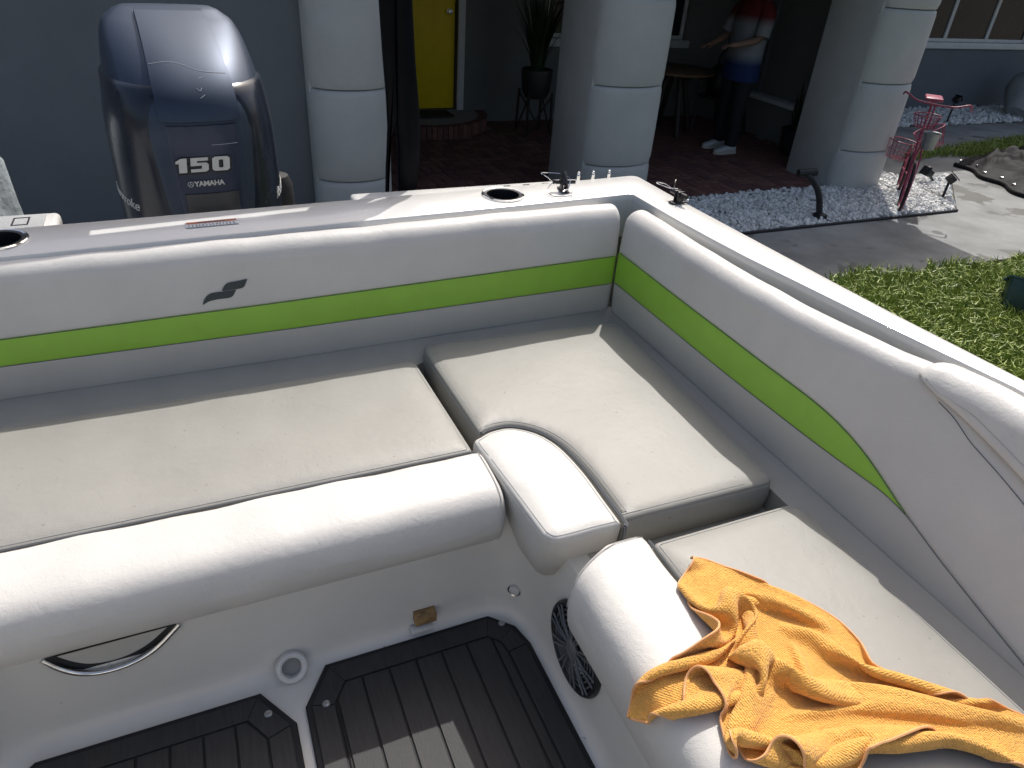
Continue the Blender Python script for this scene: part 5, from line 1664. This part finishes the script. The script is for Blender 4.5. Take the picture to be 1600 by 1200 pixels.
# trousers, one mesh with both legs
rr_l = []
V, F = [], []
for sg, kx, ax, ay in ((1, -0.015, 0.02, 0.13), (-1, -0.03, -0.02, -0.12)):
    v_, f_ = tube_data([Vector((0, sg * 0.085, 0.94)), Vector((0, sg * 0.10, 0.80)), Vector((kx * .7, sg * 0.11, 0.62)), Vector((kx, sg * 0.118, 0.46)), Vector((kx * .3 + ax * .6, ay * 0.98, 0.25)), Vector((ax, ay, 0.08))], [0.118, 0.108, 0.090, 0.076, 0.066, 0.062], 20, cap=False)
    b0 = len(V); V += v_; F += [tuple(i + b0 for i in q) for q in f_]
mesh_obj('trousers', V, F, PANTS, person)
# shoes
for ax, ay in ((0.02, 0.13), (-0.02, -0.12)):
    rr = []
    for t, w, h in ((0.07, 0.028, 0.05), (0.055, 0.036, 0.085), (0.0, 0.040, 0.095), (-0.06, 0.041, 0.075), (-0.12, 0.046, 0.058), (-0.17, 0.044, 0.046), (-0.20, 0.030, 0.032), (-0.21, 0.012, 0.024)):
        rr.append([(ax + t, ay + w * math.copysign(abs(math.cos(a)) ** .7, math.cos(a)), 0.012 + h / 2 + (h / 2 - 0.004) * math.copysign(abs(math.sin(a)) ** .7, math.sin(a))) for a in np.linspace(0, 2 * math.pi, 19)[:-1]])
    V, F = loft(rr); s_ = mesh_obj('shoe', V, F, SHOE, person, True, True, 70)
    pts = [(ax + 0.075, ay), (ax + 0.06, ay + 0.04), (ax - 0.10, ay + 0.050), (ax - 0.18, ay + 0.044), (ax - 0.216, ay), (ax - 0.18, ay - 0.044), (ax - 0.10, ay - 0.050), (ax + 0.06, ay - 0.04)]
    prism('shoe_sole', [(p.x, p.y) for p in catmull([(a, b, 0) for a, b in pts], 4, True)], 0.0, 0.024, SOLE, s_, 0.003)
person.location = (6.02, 7.10, GZ + 0.026)
person.rotation_euler = (0, 0, math.radians(2))
person.scale = (1.1, 1.1, 1.1)
tag(person, 'person in red white and blue shirt and dark trousers standing on the porch', 'person')

# ---- tall plant on a crossed stand
pl = empty('potted_plant')
px_, py_ = 3.93, 8.20
zb = GZ + 0.026
for k_ in range(4):
    a = math.radians(45 + 90 * k_); a2 = a + math.radians(90)
    bar_obj('stand_leg', (px_ + 0.23 * math.cos(a), py_ + 0.23 * math.sin(a), zb), (px_ + 0.21 * math.cos(a), py_ + 0.21 * math.sin(a), zb + 0.50), 0.028, DARK_WOOD, pl)
    bar_obj('cross_brace', (px_ + 0.22 * math.cos(a), py_ + 0.22 * math.sin(a), zb + 0.03), (px_ + 0.21 * math.cos(a2), py_ + 0.21 * math.sin(a2), zb + 0.46), 0.018, DARK_WOOD, pl)
lathe('pot', [(0.0, 0.42), (0.13, 0.42), (0.17, 0.50), (0.19, 0.72), (0.185, 0.74), (0.165, 0.72), (0.0, 0.70)], POT_D, pl, 28, Matrix.Translation((px_, py_, zb)), cap=False)
V, F = [], []
for k_ in range(95):
    a = random.uniform(0, 6.28); sp_ = random.uniform(0.05, 0.75); h = random.uniform(0.6, 1.25); w = random.uniform(0.012, 0.022)
    base = Vector((px_ + 0.06 * math.cos(a), py_ + 0.06 * math.sin(a), zb + 0.70))
    d = Vector((math.cos(a), math.sin(a), 0)); n_ = Vector((-d.y, d.x, 0)) * w
    b0 = len(V)
    for t in (0, 0.3, 0.6, 0.85, 1.0):
        p = base + d * sp_ * t ** 1.6 * 0.55 + Vector((0, 0, h * (t - 0.28 * sp_ * t * t)))
        ww = (1 - t) ** 0.5 if t > 0.5 else 1
        V += [p - n_ * ww, p + n_ * ww]
    F += [(b0 + 2 * q, b0 + 2 * q + 1, b0 + 2 * q + 3, b0 + 2 * q + 2) for q in range(4)]
mesh_obj('foliage', V, F, LEAF_D, pl, False, False)
tag(pl, 'tall spiky plant in a dark pot on a crossed wooden stand', 'plant'); rebase(pl, (px_, py_, zb))

# ---- snake plant in black pot by the right pillar
sn = empty('potted_plant')
sx_, sy_ = 6.83, 6.78
lathe('pot', [(0.0, 0.0), (0.13, 0.0), (0.17, 0.06), (0.19, 0.26), (0.20, 0.30), (0.18, 0.30), (0.16, 0.26), (0, 0.25)], POT_D, sn, 28, Matrix.Translation((sx_, sy_, zb)), cap=False)
for k_ in range(16):
    a = 6.28 * k_ / 16 + random.uniform(-.2, .2); rb = random.uniform(0.03, 0.11); h = random.uniform(0.28, 0.60)
    base = Vector((sx_ + rb * math.cos(a), sy_ + rb * math.sin(a), zb + 0.24)); lean = random.uniform(0.0, 0.10); tw = random.uniform(0, 3.1)
    V, F = [], []
    for t, w in ((0, 0.022), (0.3, 0.032), (0.6, 0.030), (0.85, 0.016), (1.0, 0.001)):
        p = base + Vector((math.cos(a) * lean * t, math.sin(a) * lean * t, h * t)); d = Vector((math.cos(tw + t * .5), math.sin(tw + t * .5), 0)); n_ = Vector((-d.y, d.x, 0))
        V += [p - d * w, p + n_ * 0.006, p + d * w, p - n_ * 0.002]
    F = [(4 * q + e_, 4 * q + (e_ + 1) % 4, 4 * q + 4 + (e_ + 1) % 4, 4 * q + 4 + e_) for q in range(4) for e_ in range(4)]
    mesh_obj('leaf', V, F, LEAF_D, sn, False)
tag(sn, 'dark upright snake plant in a black pot inside the right pillar', 'plant'); rebase(sn, (sx_, sy_, zb))

# ---- pink bicycle planter
PINK = mat('pink_paint', (0.30, 0.05, 0.095), 0.4, var=(25, 0.15))
TYRE = mat('tyre', (0.02, 0.02, 0.02), 0.8)
TIN = mat('galvanised', (0.34, 0.35, 0.35), 0.45, metal=0.7, var=(30, 0.2))
bike = empty('bicycle_planter')
bd = Vector((0.74, 0.67, 0)).normalized()       # direction from front wheel to rear
bs = Vector((-bd.y, bd.x, 0))                   # left side
B0 = Vector((6.48, 4.82, GZ))
def bpnt(f, s, z): return B0 + bd * f + bs * s + Vector((0, 0, z))
def wheel(f, r, s=0.0):
    c = bpnt(f, s, r + 0.015)
    pts = [c + bd * r * math.cos(a) + Vector((0, 0, r * math.sin(a))) for a in np.linspace(0, 2 * math.pi, 41)[:-1]]
    w = tube('wheel', pts, 0.014, PINK, bike, 8, True)
    tube('tyre', [c + bd * (r + 0.004) * math.cos(a) + Vector((0, 0, (r + 0.004) * math.sin(a))) + bs * 0.008 for a in np.linspace(0, 2 * math.pi, 41)[:-1]], 0.0145, TYRE, w, 8, True)
    tubes('spokes', [[c, c + bd * r * math.cos(a) + Vector((0, 0, r * math.sin(a)))] for a in np.linspace(0, 2 * math.pi, 13)[:-1]], 0.003, PINK, w, 5)
wheel(0.0, 0.235); wheel(0.80, 0.235)
tubes('frame', [[bpnt(0.0, 0.03, 0.25), bpnt(0.06, 0.03, 0.52), bpnt(0.12, 0.0, 0.66)], [bpnt(0.0, -0.03, 0.25), bpnt(0.06, -0.03, 0.52), bpnt(0.12, 0.0, 0.66)], [bpnt(0.10, 0, 0.60), bpnt(0.16, 0, 1.0)],
    [bpnt(0.12, 0, 0.62), bpnt(0.38, 0, 0.28), bpnt(0.52, 0, 0.62)], [bpnt(0.38, 0, 0.28), bpnt(0.80, 0.03, 0.25)], [bpnt(0.52, 0, 0.60), bpnt(0.80, -0.03, 0.25)], [bpnt(0.13, 0, 0.70), bpnt(0.52, 0, 0.58)]], 0.0085, PINK, bike, 8)
tube('handlebar', catmull([bpnt(0.22, 0.30, 1.05), bpnt(0.16, 0.28, 1.075), bpnt(0.15, 0.17, 1.02), bpnt(0.16, 0.0, 1.0), bpnt(0.15, -0.17, 1.0), bpnt(0.17, -0.29, 1.03), bpnt(0.24, -0.32, 0.97)], 6), 0.009, PINK, bike, 8)
hb = box('saddle', (-0.13, -0.08, -0.015), (0.13, 0.08, 0.02), PINK, bike, 0.014, 2, Matrix.Translation(bpnt(0.54, 0, 1.0)) @ Matrix.Rotation(math.atan2(bd.y, bd.x), 4, 'Z'))
tube('saddle_post', [bpnt(0.52, 0, 0.55), bpnt(0.54, 0, 0.99)], 0.012, PINK, bike, 8)
def basket(f, s, z, r, h, tilt=0.0, axis=None):
    c = bpnt(f, s, z)
    M = Matrix.Translation(c) @ (Matrix.Rotation(tilt, 4, axis) if tilt else Matrix.Identity(4))
    paths = []
    for k_ in range(18):
        a = 2 * math.pi * k_ / 18
        paths.append([M @ Vector((r * .72 * math.cos(a), r * .72 * math.sin(a), 0)), M @ Vector((r * math.cos(a), r * math.sin(a), h))])
    for t in (0.0, 0.5, 1.0):
        rr_ = r * (.72 + .28 * t)
        paths.append([M @ Vector((rr_ * math.cos(a), rr_ * math.sin(a), h * t)) for a in np.linspace(0, 2 * math.pi, 25)])
    paths += [[M @ Vector((-r * .7, d * r * .35, 0)), M @ Vector((r * .7, d * r * .35, 0))] for d in (-1, 0, 1)]
    bk = tubes('basket', paths, 0.0028, PINK, bike, 5)
    tube('basket_rim', [M @ Vector((r * math.cos(a), r * math.sin(a), h)) for a in np.linspace(0, 2 * math.pi, 29)[:-1]], 0.0055, PINK, bk, 6, True)
basket(0.10, 0.04, 0.80, 0.12, 0.11)
basket(0.62, -0.15, 0.54, 0.14, 0.18, math.radians(-28), bd)
basket(0.70, 0.14, 0.36, 0.14, 0.18, math.radians(6), bd)
pt_ = lathe('tin_pot', [(0.0, 0.0), (0.055, 0.0), (0.075, 0.15), (0.079, 0.155), (0.072, 0.15), (0.053, 0.01)], TIN, bike, 26, Matrix.Translation(bpnt(0.02, -0.05, 0.62)), cap=False)
lathe('soil', [(0.0, 0.13), (0.069, 0.13), (0.0685, 0.12)], SOIL, pt_, 20, Matrix.Translation(bpnt(0.02, -0.05, 0.62)), cap=False)
tag(bike, 'pink metal bicycle plant stand with wire baskets on the white gravel', 'plant stand'); rebase(bike, B0)

# ---- black stake lights
def stake(x, y, path, head, label):
    r = empty('garden_light')
    P = [Vector((x, y, GZ)) + Vector(p) for p in path]
    tube('stake', catmull(P, 5) if len(P) > 2 else P, 0.014, BLACK_PLASTIC, r, 8)
    d = (P[-1] - P[-2]).normalized()
    M = Matrix.Translation(P[-1]) @ Vector(head).to_track_quat('Z', 'X').to_matrix().to_4x4()
    box('lamp_head', (-0.035, -0.055, -0.03), (0.035, 0.055, 0.05), BLACK_PLASTIC, r, 0.01, 2, M)
    box('solar_panel', (-0.05, -0.06, 0.055), (0.05, 0.06, 0.065), BLACK_GLOSS, r, 0.002, 1, M)
    tag(r, label, 'garden light', 'black garden stake lights'); rebase(r, (x, y, GZ))
stake(7.30, 4.98, [(0, 0, -0.02), (0.10, 0.06, 0.20)], (0.5, -0.4, 0.8), 'black stake light at the front edge of the gravel beside the concrete')
stake(7.85, 5.50, [(0, 0, -0.02), (-0.22, -0.02, 0.13)], (-0.9, 0.1, 0.5), 'black stake light lying tilted behind the pink wheel')
stake(11.0, 7.92, [(0, 0, -0.02), (0.16, 0.10, 0.34)], (0.8, 0.0, 0.5), 'black stake light leaning in the gravel by the urn')
cp = empty('bent_pipe')
tube('pipe', catmull([(5.40, 4.80, GZ - 0.02), (5.385, 4.815, GZ + 0.10), (5.34, 4.84, GZ + 0.25), (5.27, 4.88, GZ + 0.36), (5.20, 4.93, GZ + 0.42)], 6), 0.030, BLACK_PLASTIC, cp, 10)
box('collar', (-0.05, -0.05, -0.03), (0.05, 0.05, 0.03), BLACK_PLASTIC, cp, 0.01, 2, Matrix.Translation((5.40, 4.80, GZ + 0.035)))
tube('spout', [(5.13, 4.95, GZ + 0.42), (5.30, 4.90, GZ + 0.435)], 0.036, BLACK_PLASTIC, cp, 10)
tag(cp, 'black bent pipe rising from the shaded gravel near the boat', 'pipe'); rebase(cp, (5.40, 4.80, GZ))

# ---- urn by the far wall
URN = mat('urn_glaze', (0.36, 0.37, 0.37), 0.5, var=(4, 0.25), bumps=[('noise', 20, 0.2, 0.01)])
urn = empty('urn')
UM = Matrix.Translation((13.12, 8.15, GZ + 0.36)) @ Matrix.Rotation(math.radians(48), 4, Vector((-0.3, 1, 0)))
lathe('urn_body', [(0.0, -0.42), (0.16, -0.42), (0.19, -0.38), (0.30, -0.22), (0.40, 0.0), (0.40, 0.12), (0.33, 0.26), (0.20, 0.36), (0.17, 0.42), (0.22, 0.48), (0.20, 0.49), (0.15, 0.44), (0.14, 0.36)], URN, urn, 36, UM, cap=False)
for sg in (-1, 1):
    tube('handle', catmull([UM @ Vector((sg * 0.18, 0, 0.44)), UM @ Vector((sg * 0.31, 0, 0.46)), UM @ Vector((sg * 0.38, 0, 0.36)), UM @ Vector((sg * 0.34, 0, 0.24))], 6), 0.03, URN, urn, 10)
tag(urn, 'large pale grey urn tipped over by the far wall', 'urn'); rebase(urn, (13.12, 8.15, GZ))

# ---- black tarpaulin spread over a low heap
TARP = mat('tarpaulin', (0.020, 0.020, 0.021), 0.7, spec=0.15, var=(5, 0.15), bumps=[('noise', 14, 0.25, 0.02)])
nx, ny = 90, 60
V, F = [], []
r3 = np.random.default_rng(3)
ridges = [(r3.uniform(8.5, 12.5), r3.uniform(4.5, 7), r3.uniform(0, 3.14), r3.uniform(0.035, 0.09), r3.uniform(0.03, 0.08)) for _ in range(110)]
for i in range(nx):
    for j in range(ny):
        u_, v_ = i / (nx - 1), j / (ny - 1)
        x = 8.62 + u_ * 4.4 + 0.22 * v_ - 0.25 * (1 - v_) * (1 - u_) + 0.05 * math.sin(v_ * 17)
        y = 4.55 + v_ * (1.45 + u_ * 0.75) + 0.05 * math.sin(u_ * 21) + (1 - u_) * 0.0
        e_ = min(1, min(u_, v_, 1 - v_) / 0.10)
        z = GZ + 0.014 + 0.11 * e_ ** 0.8 * (0.7 + 0.3 * math.sin(u_ * 5 + 1))
        for (rx, ry, ra, rw, rh) in ridges:
            d = (x - rx) * math.sin(ra) - (y - ry) * math.cos(ra); l = (x - rx) * math.cos(ra) + (y - ry) * math.sin(ra)
            z += rh * math.exp(-(d / rw) ** 2) * math.exp(-(l / 0.55) ** 2) * e_
        V.append((x, y, z))
F = [(i * ny + j, (i + 1) * ny + j, (i + 1) * ny + j + 1, i * ny + j + 1) for i in range(nx - 1) for j in range(ny - 1)]
tarp = mesh_obj('tarpaulin', V, F, TARP, None, True, True)
tarp.data.flip_normals() if tarp.data.polygons[0].normal.z < 0 else None
for j in range(4, ny, 9):
    p = Vector(V[2 * ny + j]); lathe('grommet', [(0.012, 0), (0.022, 0.004), (0.024, 0.0), (0.022, -0.002)], CHROME, tarp, 14, Matrix.Translation(p + Vector((0, 0, 0.006))), cap=False)
edge_l = [Vector(V[j]) + Vector((-0.01, 0, 0.01)) for j in range(ny)]
tube('rolled_edge', edge_l, 0.028, TARP, tarp, 8)
tag(tarp, 'wrinkled black tarpaulin with metal grommets spread beside the concrete path', 'tarpaulin')

# ---- teal tubs on the lawn
TEAL = mat('teal_plastic', (0.035, 0.075, 0.085), 0.45, var=(8, 0.15), bumps=[('noise', 120, 0.15, 0.001)])
def tub(x, y, rz, tilt, s, label):
    r = empty('plastic_tub')
    M = Matrix.Translation((x, y, GZ + 0.02)) @ Matrix.Rotation(rz, 4, 'Z') @ Matrix.Rotation(tilt, 4, 'Y')
    def ring(hx, hy, z): return [M @ Vector((q.x * s, q.y * s, z * s)) for q in round_poly([(-hx, -hy), (hx, -hy), (hx, hy), (-hx, hy)], 0.05, 4)]
    V, F = loft([ring(.15, .12, 0.0), ring(.17, .14, 0.02), ring(.21, .18, .36), ring(.235, .205, .365), ring(.235, .205, .385), ring(.20, .17, .385), ring(.16, .13, .05)])
    mesh_obj('tub_body', V, F, TEAL, r, True, True, 40)
    for sg in (-1, 1):
        box('grip', (-0.06 * s, sg * 0.205 * s - 0.012, 0.33 * s), (0.06 * s, sg * 0.205 * s + 0.012, 0.36 * s), TEAL, r, 0.005, 2, M)
    tag(r, label, 'tub', 'teal tubs on the lawn'); rebase(r, (x, y, GZ))
tub(5.36, 2.78, math.radians(35), math.radians(24), 0.62, 'smaller dark teal tub tipped on the lawn, farther from the boat')
tub(5.02, 2.30, math.radians(20), math.radians(10), 0.85, 'larger dark teal tub on the lawn nearest the boat')

# ---- covered thing at the left edge
COVER = mat('cover_cloth', (0.30, 0.34, 0.36), 0.8, var=(6, 0.15), bumps=[('noise', 20, 0.5, 0.02)])
cv = []
for z, r_ in ((GZ, 0.40), (GZ + 0.15, 0.40), (0.0, 0.385), (0.35, 0.375), (0.55, 0.36), (0.66, 0.30), (0.72, 0.20), (0.745, 0.08)):
    cv.append([(-1.095 + r_ * (1 + 0.035 * math.sin(9 * a + z * 4) + 0.03 * math.sin(5 * a - z * 6)) * math.cos(a), 3.55 + r_ * (1 + 0.04 * math.sin(8 * a + z * 5)) * math.sin(a) * 0.8, z + 0.012 * math.sin(6 * a)*(z>-0.6)) for a in np.linspace(0, 2 * math.pi, 73)[:-1]])
V, F = loft(cv); cover = mesh_obj('covered_grill', V, F, COVER, None, True, True)
tag(cover, 'pale grey cloth cover over a waist-high object at the left edge', 'cover')
